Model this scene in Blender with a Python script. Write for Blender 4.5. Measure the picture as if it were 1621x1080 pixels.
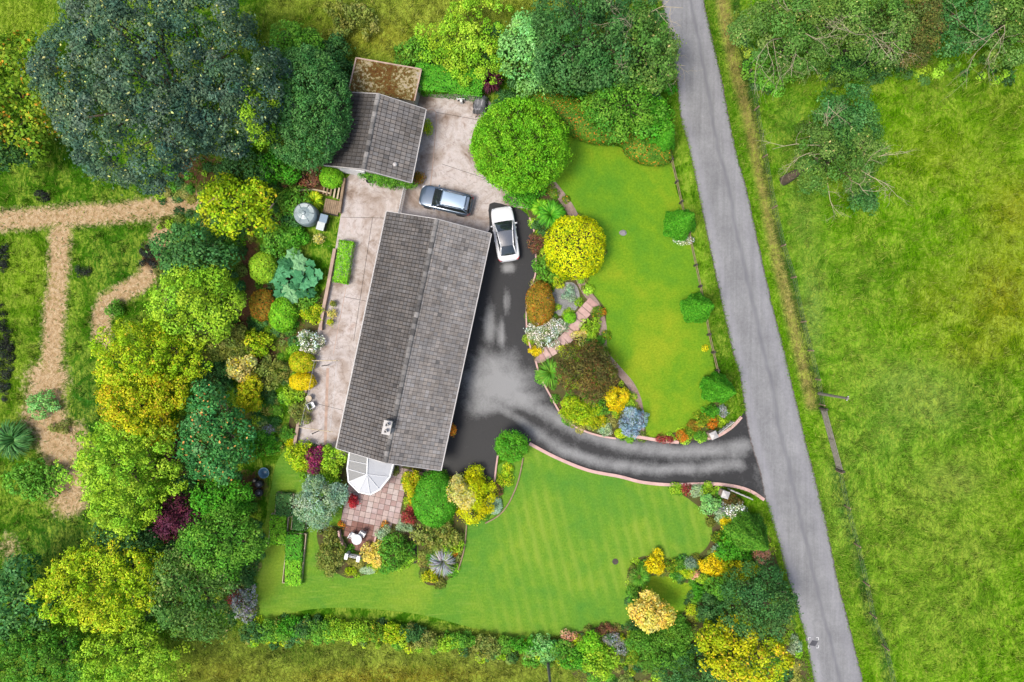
import bpy, bmesh, math, random
import numpy as np
from mathutils import Vector, Matrix
from mathutils.geometry import tessellate_polygon

for _o in list(bpy.data.objects):
    bpy.data.objects.remove(_o, do_unlink=True)
SC = bpy.context.scene
COL = SC.collection
R = math.radians

# ------------------------------------------------------------------ camera
CAM_H = 57.0                      # drone height over the garden, metres
FPX = 24.0 / 36.0 * 1621.0        # focal length in photograph pixels
cam_d = bpy.data.cameras.new('camera')
cam_d.lens = 24.0; cam_d.sensor_width = 36.0; cam_d.clip_end = 3000.0
cam = bpy.data.objects.new('camera', cam_d); COL.objects.link(cam)
cam.location = (0, 0, CAM_H); cam.rotation_euler = (0, 0, 0)
SC.camera = cam
# ------------------------------------------------------------------ sky and sun (bright overcast)
SUN_EL, SUN_AZ = 64.0, 240.0       # azimuth clockwise from +Y (north, top of the picture)
w = bpy.data.worlds.new('World'); SC.world = w; w.use_nodes = True
nt = w.node_tree; nt.nodes.clear()
sky = nt.nodes.new('ShaderNodeTexSky'); sky.sky_type = 'NISHITA'; sky.sun_disc = False
sky.sun_elevation = R(SUN_EL); sky.sun_rotation = R(SUN_AZ)
sky.air_density = 1.0; sky.dust_density = 4.0; sky.ozone_density = 1.0
bg = nt.nodes.new('ShaderNodeBackground'); bg.inputs['Strength'].default_value = 0.105
wo = nt.nodes.new('ShaderNodeOutputWorld')
nt.links.new(sky.outputs[0], bg.inputs[0]); nt.links.new(bg.outputs[0], wo.inputs[0])
sd = bpy.data.lights.new('sun', 'SUN'); sd.energy = 1.5; sd.angle = R(20); sd.color = (1.0, 0.955, 0.88)
sun = bpy.data.objects.new('sun', sd); COL.objects.link(sun)
_d = Vector((math.sin(R(SUN_AZ)) * math.cos(R(SUN_EL)), math.cos(R(SUN_AZ)) * math.cos(R(SUN_EL)), math.sin(R(SUN_EL))))
sun.rotation_euler = (-_d).to_track_quat('-Z', 'Y').to_euler(); sun.location = _d * 90
vs = SC.view_settings
vs.view_transform = 'Standard'; vs.look = 'None'; vs.gamma = 1.0; vs.use_curve_mapping = False
vs.exposure = 1.57

# ------------------------------------------------------------------ helpers
def P(px, py, z=0.0):
    """a point of the photograph, on the horizontal plane at height z, in metres"""
    s = (CAM_H - z) / FPX
    return Vector(((px - 810.5) * s, (540.0 - py) * s, z))
def M2(px, z=0.0):
    return px * (CAM_H - z) / FPX
def lin(c, k=1.0):
    o = []
    for v in c[:3]:
        v = v / 255.0
        o.append((v / 12.92 if v <= 0.04045 else ((v + 0.055) / 1.055) ** 2.4) * k)
    return tuple(o)
KG = 0.42      # photo brightness -> surface albedo
def G(*c): return lin(c, KG)

def tag(o, label=None, cat=None, group=None, kind=None):
    if label: o['label'] = label
    if cat: o['category'] = cat
    if group: o['group'] = group
    if kind: o['kind'] = kind
    return o
def thing(name, label, cat, loc=(0, 0, 0), rz=0.0, group=None):
    o = bpy.data.objects.new(name, None); COL.objects.link(o)
    o.empty_display_size = 0.2
    o.location = loc; o.rotation_euler = (0, 0, rz)
    return tag(o, label, cat, group)
def link(name, me, mat=None, parent=None, loc=None):
    o = bpy.data.objects.new(name, me); COL.objects.link(o)
    if mat is not None and not me.materials: me.materials.append(mat)
    if parent is not None: o.parent = parent
    if loc is not None: o.location = loc
    return o
def np_mesh(name, V, quads=None, tris=None, col=None, attr=None, smooth=False):
    me = bpy.data.meshes.new(name)
    V = np.asarray(V, dtype=np.float32)
    me.vertices.add(len(V)); me.vertices.foreach_set('co', V.ravel())
    idx = []; starts = []; n = 0
    if quads is not None and len(quads):
        q = np.asarray(quads, dtype=np.int32); idx.append(q.ravel()); starts.append(np.arange(len(q)) * 4); n = q.size
    if tris is not None and len(tris):
        t = np.asarray(tris, dtype=np.int32); idx.append(t.ravel()); starts.append(n + np.arange(len(t)) * 3)
    idx = np.concatenate(idx); starts = np.concatenate(starts).astype(np.int32)
    me.loops.add(len(idx)); me.loops.foreach_set('vertex_index', idx)
    me.polygons.add(len(starts)); me.polygons.foreach_set('loop_start', starts)
    if smooth: me.polygons.foreach_set('use_smooth', np.ones(len(starts), dtype=bool))
    if col is not None:
        a = me.color_attributes.new('Col', 'FLOAT_COLOR', 'POINT')
        c4 = np.ones((len(V), 4), dtype=np.float32); c4[:, :3] = col
        a.data.foreach_set('color', c4.ravel())
    for k, v in (attr or {}).items():
        a = me.attributes.new(k, 'FLOAT', 'POINT'); a.data.foreach_set('value', np.asarray(v, dtype=np.float32))
    me.update(calc_edges=True)
    return me

class MB:
    """collects simple solids into one mesh"""
    def __init__(s): s.v = []; s.f = []; s.c = []; s.cur = None
    def add(s, vs_, fs):
        b = len(s.v); s.v += [tuple(v) for v in vs_]; s.f += [tuple(b + i for i in f) for f in fs]
        if s.cur is not None: s.c += [s.cur] * len(vs_)
        return s
    def box(s, c, d, rz=0.0, M=None):
        x, y, z = (k / 2 for k in d)
        vs_ = [Vector((i * x, j * y, k * z)) for k in (-1, 1) for i, j in ((-1, -1), (1, -1), (1, 1), (-1, 1))]
        if rz: vs_ = [Matrix.Rotation(rz, 3, 'Z') @ v for v in vs_]
        if M is not None: vs_ = [M @ v for v in vs_]
        c = Vector(c)
        return s.add([v + c for v in vs_], [(3, 2, 1, 0), (4, 5, 6, 7), (0, 1, 5, 4), (1, 2, 6, 5), (2, 3, 7, 6), (3, 0, 4, 7)])
    def hexa(s, b4, t4):
        return s.add(list(b4) + list(t4), [(3, 2, 1, 0), (4, 5, 6, 7), (0, 1, 5, 4), (1, 2, 6, 5), (2, 3, 7, 6), (3, 0, 4, 7)])
    def prism(s, poly, z0, z1):
        n = len(poly); p0 = [Vector((p[0], p[1], z0)) for p in poly]; p1 = [Vector((p[0], p[1], z1)) for p in poly]
        tr = tessellate_polygon([[Vector((p[0], p[1], 0)) for p in poly]])
        fs = []
        for t in tr:
            a, b, c = (poly[i] for i in t)
            if (b[0]-a[0])*(c[1]-a[1]) - (b[1]-a[1])*(c[0]-a[0]) < 0: t = (t[0], t[2], t[1])
            fs.append(tuple(n + i for i in t)); fs.append(tuple(reversed(t)))
        ccw = sum(poly[i][0]*poly[(i+1) % n][1] - poly[(i+1) % n][0]*poly[i][1] for i in range(n)) > 0
        for i in range(n):
            j = (i + 1) % n
            fs.append((i, j, n + j, n + i) if ccw else (j, i, n + i, n + j))
        return s.add(p0 + p1, fs)
    def tube(s, pts, rad, n=6, cap=True):
        pts = [Vector(p) for p in pts]
        if not hasattr(rad, '__len__'): rad = [rad] * len(pts)
        vs_ = []; fs = []; ref = None
        for i, p in enumerate(pts):
            d = (pts[min(i + 1, len(pts) - 1)] - pts[max(i - 1, 0)])
            d = d.normalized() if d.length > 1e-9 else Vector((0, 0, 1))
            if ref is None: ref = Vector((1, 0, 0)) if abs(d.x) < .8 else Vector((0, 1, 0))
            a = (ref - d * ref.dot(d)).normalized(); b = d.cross(a); ref = a
            for k in range(n):
                t = 2 * math.pi * k / n
                vs_.append(p + (a * math.cos(t) + b * math.sin(t)) * rad[i])
        for i in range(len(pts) - 1):
            for k in range(n):
                k2 = (k + 1) % n
                fs.append((i*n+k, i*n+k2, (i+1)*n+k2, (i+1)*n+k))
        if cap:
            fs.append(tuple(reversed(range(n)))); fs.append(tuple((len(pts)-1)*n + k for k in range(n)))
        return s.add(vs_, fs)
    def lathe(s, prof, n=20, c=(0, 0, 0)):
        c = Vector(c); vs_ = []; fs = []
        for r, z in prof:
            for k in range(n):
                t = 2 * math.pi * k / n; vs_.append(c + Vector((r*math.cos(t), r*math.sin(t), z)))
        for i in range(len(prof) - 1):
            for k in range(n):
                k2 = (k+1) % n; fs.append((i*n+k, i*n+k2, (i+1)*n+k2, (i+1)*n+k))
        fs.append(tuple(reversed(range(n)))); fs.append(tuple((len(prof)-1)*n + k for k in range(n)))
        return s.add(vs_, fs)
    def build(s, name, mat, parent=None, smooth=False, kind=None, loc=None, bevel=0.0):
        me = bpy.data.meshes.new(name); me.from_pydata(s.v, [], s.f)
        if smooth: me.polygons.foreach_set('use_smooth', [True] * len(me.polygons))
        if s.c:
            a = me.color_attributes.new('Col', 'FLOAT_COLOR', 'POINT')
            a.data.foreach_set('color', np.array([(*c, 1.0) for c in s.c], dtype=np.float32).ravel())
        me.update()
        o = link(name, me, mat, parent, loc)
        if bevel:
            m = o.modifiers.new('bevel', 'BEVEL'); m.width = bevel; m.segments = 2; m.limit_method = 'ANGLE'
        if kind: o['kind'] = kind
        return o

def smooth_line(pts, k=6, closed=False):
    pts = [Vector((p[0], p[1], p[2] if len(p) > 2 else 0)) for p in pts]; n = len(pts); out = []
    rngs = range(n) if closed else range(n - 1)
    for i in rngs:
        if closed: a, b, c, d = pts[(i-1) % n], pts[i], pts[(i+1) % n], pts[(i+2) % n]
        else: a, b, c, d = pts[max(i-1, 0)], pts[i], pts[i+1], pts[min(i+2, n-1)]
        for j in range(k):
            t = j / k
            out.append(0.5 * ((2*b) + (c-a)*t + (2*a-5*b+4*c-d)*t*t + (3*b-a-3*c+d)*t**3))
    if not closed: out.append(pts[-1])
    return out
def W(pxpts, z=0.0): return [P(x, y, z) for x, y in pxpts]

def in_poly(X, Y, poly):
    ins = np.zeros(X.shape, dtype=bool); n = len(poly)
    for i in range(n):
        x0, y0 = poly[i][0], poly[i][1]; x1, y1 = poly[(i+1) % n][0], poly[(i+1) % n][1]
        if abs(y1 - y0) < 1e-12: continue
        c = ((y0 > Y) != (y1 > Y)) & (X < (x1-x0) * (Y-y0) / (y1-y0) + x0)
        ins ^= c
    return ins
def dist_line(X, Y, pts):
    """distance to a polyline and the position along it"""
    best = np.full(X.shape, 1e9)
    for i in range(len(pts) - 1):
        ax, ay = pts[i][0], pts[i][1]; bx, by = pts[i+1][0], pts[i+1][1]
        dx, dy = bx-ax, by-ay; L = dx*dx + dy*dy + 1e-9
        t = np.clip(((X-ax)*dx + (Y-ay)*dy) / L, 0, 1)
        best = np.minimum(best, np.hypot(X - ax - t*dx, Y - ay - t*dy))
    return best
def sstep(e0, e1, x):
    t = np.clip((x - e0) / (e1 - e0), 0, 1); return t*t*(3-2*t)

# ------------------------------------------------------------------ materials
def newmat(name):
    m = bpy.data.materials.new(name); m.use_nodes = True
    t = m.node_tree; b = t.nodes['Principled BSDF']
    return m, t, b
def N(t, ty, **kw):
    n = t.nodes.new(ty)
    for k, v in kw.items(): setattr(n, k, v)
    return n
def noise(t, scale, detail=4, rough=.55, vec=None, dist=0.0):
    n = N(t, 'ShaderNodeTexNoise'); n.inputs['Scale'].default_value = scale
    n.inputs['Detail'].default_value = detail; n.inputs['Roughness'].default_value = rough
    n.inputs['Distortion'].default_value = dist
    if vec is not None: t.links.new(vec, n.inputs['Vector'])
    return n
def pos(t):
    return N(t, 'ShaderNodeNewGeometry').outputs['Position']
def ramp(t, fac, stops):
    r = N(t, 'ShaderNodeValToRGB'); e = r.color_ramp.elements
    while len(e) < len(stops): e.new(0.5)
    for el, (p, c) in zip(e, stops):
        el.position = p; el.color = (*c, 1.0) if len(c) == 3 else c
    t.links.new(fac, r.inputs[0]); return r.outputs[0]
def mixc(t, fac, a, b, mode='MIX'):
    m = N(t, 'ShaderNodeMix', data_type='RGBA', blend_type=mode)
    for s, v in ((m.inputs[0], fac), (m.inputs[6], a), (m.inputs[7], b)):
        if hasattr(v, 'links'): t.links.new(v, s)
        elif hasattr(v, '__len__'): s.default_value = (*v[:3], 1.0)
        else: s.default_value = v
    return m.outputs[2]
def math_(t, op, a, b=0.0, c=None):
    m = N(t, 'ShaderNodeMath', operation=op)
    for s, v in zip(m.inputs, (a, b, c)):
        if v is None: continue
        if hasattr(v, 'links'): t.links.new(v, s)
        else: s.default_value = v
    return m.outputs[0]
def bump(t, b, h, strength=.4, dist=.05):
    n = N(t, 'ShaderNodeBump'); n.inputs['Strength'].default_value = strength; n.inputs['Distance'].default_value = dist
    t.links.new(h, n.inputs['Height']); t.links.new(n.outputs[0], b.inputs['Normal'])
def stretch(t, vec, s, rz=0.0):
    m = N(t, 'ShaderNodeMapping'); m.inputs['Scale'].default_value = s; m.inputs['Rotation'].default_value = (0, 0, rz)
    t.links.new(vec, m.inputs['Vector']); return m.outputs[0]
def attr(t, name, out='Color'):
    n = N(t, 'ShaderNodeAttribute'); n.attribute_name = name; return n.outputs[out]

def plain(name, c, rough=.6, metal=0.0, var=.25, scale=3.0, bmp=0.0, spec=.5, coat=0.0):
    m, t, b = newmat(name); p = N(t, 'ShaderNodeTexCoord').outputs['Object']
    n = noise(t, scale, 5, .6, p)
    k = ramp(t, n.outputs[0], [(.3, tuple(v*(1-var) for v in c)), (.7, tuple(min(1, v*(1+var)) for v in c))])
    t.links.new(k, b.inputs['Base Color']); b.inputs['Roughness'].default_value = rough
    b.inputs['Metallic'].default_value = metal; b.inputs['Specular IOR Level'].default_value = spec
    b.inputs['Coat Weight'].default_value = coat; b.inputs['Coat Roughness'].default_value = .04
    if bmp: bump(t, b, noise(t, scale*8, 4, .6, p).outputs[0], bmp, .02)
    return m
def colmat(name, rough=.8, var=.3, scale=6.0, bmp=.3, spec=.3):
    """surface whose pieces carry their own colour (tiles, slabs), with grain and grime"""
    m, t, b = newmat(name); p = pos(t)
    c = attr(t, 'Col'); n = noise(t, scale, 6, .65, p)
    k = ramp(t, n.outputs[0], [(.25, (1-var,)*3), (.75, (1+var*.6,)*3)])
    t.links.new(mixc(t, 1.0, c, k, 'MULTIPLY'), b.inputs['Base Color'])
    b.inputs['Roughness'].default_value = rough; b.inputs['Specular IOR Level'].default_value = spec
    bump(t, b, noise(t, scale*5, 4, .6, p).outputs[0], bmp, .02)
    return m
MAT = {}
def leafmat(name, trans=.3, rough=.6, spec=.12):
    m, t, b = newmat(name); c = attr(t, 'Col')
    p = N(t, 'ShaderNodeTexCoord').outputs['Object']
    k = ramp(t, noise(t, 2.2, 3, .6, p).outputs[0], [(.3, (.8, .84, .8)), (.7, (1.15, 1.12, 1.1))])
    c = mixc(t, 1.0, c, k, 'MULTIPLY')
    t.links.new(c, b.inputs['Base Color']); b.inputs['Roughness'].default_value = rough
    b.inputs['Specular IOR Level'].default_value = spec
    tr = N(t, 'ShaderNodeBsdfTranslucent'); t.links.new(c, tr.inputs['Color'])
    mx = N(t, 'ShaderNodeMixShader'); mx.inputs[0].default_value = trans
    t.links.new(b.outputs[0], mx.inputs[1]); t.links.new(tr.outputs[0], mx.inputs[2])
    t.links.new(mx.outputs[0], t.nodes['Material Output'].inputs[0]); return m
MAT['leaf'] = leafmat('foliage_leaves')
MAT['grassblade'] = leafmat('grass_blades', .15, .8, 0.0)
MAT['bark'] = plain('bark', G(110, 92, 72), .9, var=.4, scale=5, bmp=.6)
MAT['deadwood'] = plain('dead_wood', G(205, 190, 155), .9, var=.25, scale=5, bmp=.4)
MAT['timber'] = plain('weathered_timber', G(168, 142, 112), .85, var=.3, scale=4, bmp=.4)
MAT['darktimber'] = plain('dark_timber', G(78, 68, 58), .85, var=.4, scale=4, bmp=.4)
MAT['palewood'] = plain('pale_wood', G(225, 205, 170), .8, var=.15, scale=4, bmp=.3)
MAT['white'] = plain('white_paint', (.42, .42, .415), .4, var=.05)
MAT['upvc'] = plain('white_plastic', (.42, .42, .42), .35, var=.03)
MAT['gutter'] = plain('pale_gutter', G(205, 200, 195), .5, var=.1)
MAT['render'] = plain('cream_render', G(225, 215, 200), .9, var=.1, bmp=.4)
MAT['steel'] = plain('dull_steel', G(150, 150, 150), .45, .6, var=.2)
MAT['black'] = plain('black_plastic', (.015, .015, .017), .5, var=.3)
MAT['kerb'] = plain('pink_kerb_stone', G(232, 190, 178), .85, var=.16, scale=1.5, bmp=.4)
MAT['wallcap'] = plain('pale_wall_coping', G(205, 175, 155), .85, var=.25, scale=1.5, bmp=.4)
MAT['terracotta'] = plain('terracotta', G(170, 95, 60), .8, var=.2)
MAT['stone'] = plain('grey_stone', G(165, 160, 160), .9, var=.3, scale=3, bmp=.6)
MAT['tile'] = colmat('roof_tile', .8, .42, 1.3, .45, .2)
MAT['slab'] = colmat('paving_slab', .8, .25, 4.0, .3, .3)
def underlay(name, c):
    return plain(name, c, .95, var=.4, scale=3)
MAT['under_dark'] = underlay('mossy_joint', G(55, 48, 42))
MAT['glass'] = None
def glassy(name, c, rough=.05, alpha=1.0, coat=0.5):
    m, t, b = newmat(name); b.inputs['Base Color'].default_value = (*c, 1)
    b.inputs['Roughness'].default_value = rough; b.inputs['Specular IOR Level'].default_value = .6
    b.inputs['Coat Weight'].default_value = coat; b.inputs['Alpha'].default_value = alpha
    p = N(t, 'ShaderNodeTexCoord').outputs['Object']
    bump(t, b, noise(t, 1.5, 2, .5, p).outputs[0], .02, .02)
    return m
MAT['glass'] = glassy('dark_glass', (.012, .016, .018))
MAT['roofglass'] = glassy('tinted_roof_glass', (.06, .065, .075), .12)
MAT['poly'] = glassy('white_polycarbonate', (.285, .29, .295), .4, 1.0, .0)
MAT['polygrey'] = glassy('clear_grey_pane', (.15, .15, .14), .3, .85, .0)

def mat_ground():
    m, t, b = newmat('rough_grass_ground'); p = pos(t)
    c = attr(t, 'Col'); pa = attr(t, 'path', 'Fac'); so = attr(t, 'soil', 'Fac')
    n1 = noise(t, .55, 5, .6, p, .6); n2 = noise(t, 3.2, 6, .7, p, .8); n3 = noise(t, 13.0, 4, .7, p)
    ws = stretch(t, p, (2.2, .7, 1), R(25)); n4 = noise(t, 2.4, 6, .72, ws, 1.2)
    k1 = ramp(t, n1.outputs[0], [(.34, (.64, .74, .6)), (.5, (1, 1, 1)), (.66, (1.34, 1.26, 1.4))])
    k2 = ramp(t, n2.outputs[0], [(.3, (.62, .7, .6)), (.5, (1.02, 1.03, .95)), (.7, (1.42, 1.34, 1.5))])
    k4 = ramp(t, n4.outputs[0], [(.32, (.62, .7, .6)), (.5, (1, 1, .95)), (.68, (1.38, 1.3, 1.8))])
    k3 = ramp(t, n3.outputs[0], [(.3, (.8, .82, .8)), (.7, (1.2, 1.17, 1.15))])
    for k in (k1, k2, k4, k3): c = mixc(t, 1.0, c, k, 'MULTIPLY')
    n6 = noise(t, .22, 8, .68, p, 2.2); n7 = noise(t, 1.1, 7, .7, ws, 2.5)
    pf = math_(t, 'MULTIPLY', ramp(t, n6.outputs[0], [(.44, (0,)*3), (.53, (1,)*3)]), ramp(t, n7.outputs[0], [(.40, (0,)*3), (.62, (.85,)*3)]))
    c = mixc(t, pf, c, mixc(t, n2.outputs[0], G(160, 198, 52), G(200, 212, 92)))
    df = math_(t, 'MULTIPLY', ramp(t, n6.outputs[0], [(.42, (1,)*3), (.51, (0,)*3)]), ramp(t, n7.outputs[0], [(.42, (.8,)*3), (.58, (0,)*3)]))
    c = mixc(t, df, c, G(52, 98, 12))
    dirt = ramp(t, n2.outputs[0], [(.25, G(158, 122, 86)), (.45, G(204, 170, 126)), (.65, G(236, 210, 168))])
    dirt = mixc(t, .35, dirt, k3, 'MULTIPLY')
    e = math_(t, 'ADD', pa, math_(t, 'MULTIPLY', math_(t, 'SUBTRACT', n2.outputs[0], .5), 1.7))
    e = math_(t, 'ADD', e, math_(t, 'MULTIPLY', math_(t, 'SUBTRACT', n1.outputs[0], .5), .8))
    e = ramp(t, e, [(.3, (0, 0, 0)), (.85, (1, 1, 1))])
    c = mixc(t, e, c, dirt)
    soil = ramp(t, n2.outputs[0], [(.25, G(72, 50, 36)), (.7, G(138, 104, 76))])
    soil = mixc(t, .5, soil, k3, 'MULTIPLY')
    e2 = math_(t, 'ADD', so, math_(t, 'MULTIPLY', math_(t, 'SUBTRACT', n2.outputs[0], .5), 1.0))
    e2 = ramp(t, e2, [(.4, (0, 0, 0)), (.65, (1, 1, 1))])
    c = mixc(t, e2, c, soil)
    t.links.new(c, b.inputs['Base Color']); b.inputs['Roughness'].default_value = .95
    b.inputs['Specular IOR Level'].default_value = .0
    bump(t, b, math_(t, 'ADD', n2.outputs[0], math_(t, 'MULTIPLY', n3.outputs[0], .5)), .7, .2)
    return m
def mat_lawn(name, stripes=False, base=(126, 172, 42), warm=(158, 182, 46), cool=(100, 160, 46)):
    m, t, b = newmat(name); p = pos(t)
    n1 = noise(t, .13, 4, .55, p, .5); n2 = noise(t, .8, 5, .6, p, .4); n3 = noise(t, 6, 5, .75, p); n5 = noise(t, 22, 3, .7, p)
    f = math_(t, 'ADD', math_(t, 'MULTIPLY', n1.outputs[0], .68), math_(t, 'MULTIPLY', n2.outputs[0], .32))
    c = ramp(t, f, [(.36, G(*cool)), (.5, G(*base)), (.64, G(*warm))])
    k3 = ramp(t, n3.outputs[0], [(.32, (.72, .78, .72)), (.68, (1.28, 1.2, 1.25))])
    k5 = ramp(t, n5.outputs[0], [(.3, (.8, .82, .8)), (.7, (1.2, 1.18, 1.2))])
    c = mixc(t, 1.0, c, k3, 'MULTIPLY'); c = mixc(t, 1.0, c, k5, 'MULTIPLY')
    if stripes:
        s = stretch(t, p, (1, 1, 1), R(-14))
        sx = N(t, 'ShaderNodeSeparateXYZ'); t.links.new(s, sx.inputs[0])
        wv = math_(t, 'SINE', math_(t, 'ADD', math_(t, 'MULTIPLY', sx.outputs[0], 6.6), math_(t, 'MULTIPLY', math_(t, 'ADD', n2.outputs[0], n1.outputs[0]), 3.6)))
        wv = math_(t, 'POWER', math_(t, 'MULTIPLY_ADD', wv, .5, .5), 2.0)
        gx = N(t, 'ShaderNodeSeparateXYZ'); t.links.new(p, gx.inputs[0])
        fx_ = N(t, 'ShaderNodeMapRange', interpolation_type='SMOOTHSTEP'); t.links.new(gx.outputs[0], fx_.inputs[0])
        for q_, v_ in zip((1, 2, 3, 4), (-6.0, 1.0, 0.0, 1.0)): fx_.inputs[q_].default_value = v_
        reg = math_(t, 'MULTIPLY', math_(t, 'MULTIPLY', wv, fx_.outputs[0]), ramp(t, n1.outputs[0], [(.4, (.04,) * 3), (.6, (.42,) * 3)]))
        n8 = noise(t, 1.6, 5, .7, stretch(t, p, (.35, 2.6, 1), R(8)))
        c = mixc(t, math_(t, 'MULTIPLY', ramp(t, n8.outputs[0], [(.52, (0,)*3), (.68, (.35,)*3)]), math_(t, 'SUBTRACT', 1.0, fx_.outputs[0])), c, G(176, 196, 92))
        c = mixc(t, reg, c, G(172, 194, 82))
    t.links.new(c, b.inputs['Base Color']); b.inputs['Roughness'].default_value = .9
    b.inputs['Specular IOR Level'].default_value = .0
    bump(t, b, n5.outputs[0], .5, .06)
    return m
def mat_asphalt():
    m, t, b = newmat('road_asphalt'); p = pos(t)
    e = attr(t, 'edge', 'Fac'); sm = attr(t, 'seam', 'Fac'); tr = attr(t, 'track', 'Fac')
    n1 = noise(t, .5, 5, .6, p); n2 = noise(t, 5, 6, .7, p); n3 = noise(t, 40, 2, .6, p)
    c = ramp(t, n1.outputs[0], [(.3, G(144, 144, 145)), (.7, G(164, 164, 164))])
    k = ramp(t, n2.outputs[0], [(.3, (.86,) * 3), (.7, (1.12,) * 3)]); c = mixc(t, 1.0, c, k, 'MULTIPLY')
    k = ramp(t, n3.outputs[0], [(.3, (.84,) * 3), (.7, (1.14,) * 3)]); c = mixc(t, 1.0, c, k, 'MULTIPLY')
    lw = noise(t, .8, 5, .6, stretch(t, p, (3.5, .18, 1), R(13)))
    c = mixc(t, 1.0, c, ramp(t, lw.outputs[0], [(.3, (.86,)*3), (.7, (1.12,)*3)]), 'MULTIPLY')
    c = mixc(t, math_(t, 'MULTIPLY', tr, .3), c, G(182, 180, 188))
    sf = ramp(t, math_(t, 'ADD', sm, math_(t, 'MULTIPLY', math_(t, 'SUBTRACT', n2.outputs[0], .5), 1.4)), [(.35, (0,)*3), (1.0, (.5,)*3)])
    c = mixc(t, sf, c, G(108, 108, 116))
    ef = ramp(t, math_(t, 'ADD', e, math_(t, 'MULTIPLY', math_(t, 'SUBTRACT', n2.outputs[0], .5), 1.3)), [(.5, (0,)*3), (.9, (1,)*3)])
    c = mixc(t, ef, c, mixc(t, n1.outputs[0], G(120, 106, 98), G(80, 76, 74)))
    t.links.new(c, b.inputs['Base Color']); b.inputs['Roughness'].default_value = .85; b.inputs['Specular IOR Level'].default_value = .25
    bump(t, b, n3.outputs[0], .3, .02); return m
def mat_drive():
    m, t, b = newmat('driveway_tarmac'); p = pos(t); d = attr(t, 'dry', 'Fac')
    n1 = noise(t, .9, 6, .62, p, .5); n2 = noise(t, 6, 5, .7, p); n3 = noise(t, 45, 2, .6, p)
    f = math_(t, 'ADD', d, math_(t, 'MULTIPLY', math_(t, 'SUBTRACT', n1.outputs[0], .5), .8))
    f = math_(t, 'ADD', f, math_(t, 'MULTIPLY', math_(t, 'SUBTRACT', n2.outputs[0], .5), .45))
    f = ramp(t, f, [(.12, (0,)*3), (.45, (.42,)*3), (.9, (1,)*3)])
    wet = mixc(t, n2.outputs[0], G(44, 44, 44), G(62, 62, 62))
    c = mixc(t, f, wet, G(166, 166, 164))
    k = ramp(t, n3.outputs[0], [(.3, (.8,)*3), (.7, (1.2,)*3)]); c = mixc(t, 1.0, c, k, 'MULTIPLY')
    t.links.new(c, b.inputs['Base Color'])
    t.links.new(ramp(t, f, [(0, (.6,)*3), (1, (.9,)*3)]), b.inputs['Roughness']); b.inputs['Specular IOR Level'].default_value = .2
    bump(t, b, n3.outputs[0], .3, .02); return m
def mat_concrete():
    m, t, b = newmat('stained_concrete'); p = pos(t)
    n1 = noise(t, .45, 6, .65, p, .6); n2 = noise(t, 2.2, 6, .7, p, .8); n3 = noise(t, 18, 4, .7, p)
    c = ramp(t, n1.outputs[0], [(.32, G(152, 130, 114)), (.43, G(194, 178, 166)), (.56, G(222, 212, 206)), (.7, G(204, 184, 172))])
    st = ramp(t, n2.outputs[0], [(.3, G(128, 98, 80)), (.46, (1, 1, 1))])
    c = mixc(t, .85, c, ramp(t, n2.outputs[0], [(.3, (.56, .47, .4)), (.46, (1, 1, 1)), (.7, (1.14,)*3)]), 'MULTIPLY')
    c = mixc(t, 1.0, c, ramp(t, n3.outputs[0], [(.3, (.85,)*3), (.7, (1.12,)*3)]), 'MULTIPLY')
    v = N(t, 'ShaderNodeTexVoronoi', feature='DISTANCE_TO_EDGE'); v.inputs['Scale'].default_value = .34
    wv = N(t, 'ShaderNodeVectorMath', operation='ADD'); t.links.new(p, wv.inputs[0])
    t.links.new(noise(t, 1.2, 4, .6, p).outputs[1], wv.inputs[1]); t.links.new(wv.outputs[0], v.inputs['Vector'])
    cr = ramp(t, v.outputs[0], [(.0, (.9,)*3), (.012, (.25,)*3), (.02, (0,)*3)])
    c = mixc(t, math_(t, 'MULTIPLY', cr, ramp(t, n1.outputs[0], [(.42, (0,)*3), (.56, (.4,)*3)])), c, G(112, 92, 80))
    t.links.new(c, b.inputs['Base Color']); b.inputs['Roughness'].default_value = .8; b.inputs['Specular IOR Level'].default_value = .25
    bump(t, b, n3.outputs[0], .3, .02); return m
def mat_speckle(name, stops, scale=14, big=1.2, rough=.95):
    m, t, b = newmat(name); p = pos(t)
    n1 = noise(t, scale, 4, .8, p); n2 = noise(t, big, 4, .6, p)
    f = math_(t, 'ADD', math_(t, 'MULTIPLY', n1.outputs[0], .6), math_(t, 'MULTIPLY', n2.outputs[0], .4))
    t.links.new(ramp(t, f, stops), b.inputs['Base Color']); b.inputs['Roughness'].default_value = rough
    b.inputs['Specular IOR Level'].default_value = .15
    bump(t, b, n1.outputs[0], .8, .06); return m
MAT['ground'] = mat_ground(); MAT['lawn'] = mat_lawn('mown_lawn'); MAT['lawn_s'] = mat_lawn('striped_lawn', True, (120, 168, 54), (144, 178, 58), (98, 158, 58))
MAT['lawn_d'] = mat_lawn('painted_shade_lawn', False, (78, 128, 20), (100, 142, 24), (58, 108, 24))  # lawn lying in shade, the shade painted as a darker green
MAT['asphalt'] = mat_asphalt(); MAT['drive'] = mat_drive(); MAT['concrete'] = mat_concrete()
MAT['soil'] = mat_speckle('bed_soil', [(.3, G(62, 50, 36)), (.45, G(104, 84, 60)), (.55, G(96, 112, 48)), (.7, G(150, 130, 100))])
MAT['gravel'] = mat_speckle('pinkish_gravel', [(.3, G(120, 96, 84)), (.5, G(178, 152, 138)), (.7, G(214, 194, 184))], 20)
MAT['rock'] = mat_speckle('slate_chippings', [(.3, G(104, 108, 100)), (.5, G(166, 166, 162)), (.7, G(205, 202, 200))], 9)
MAT['felt'] = mat_speckle('mossy_felt', [(.36, G(78, 48, 20)), (.46, G(122, 84, 38)), (.51, G(104, 98, 44)), (.55, G(196, 176, 130)), (.62, G(184, 174, 156))], 4, .45)

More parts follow.
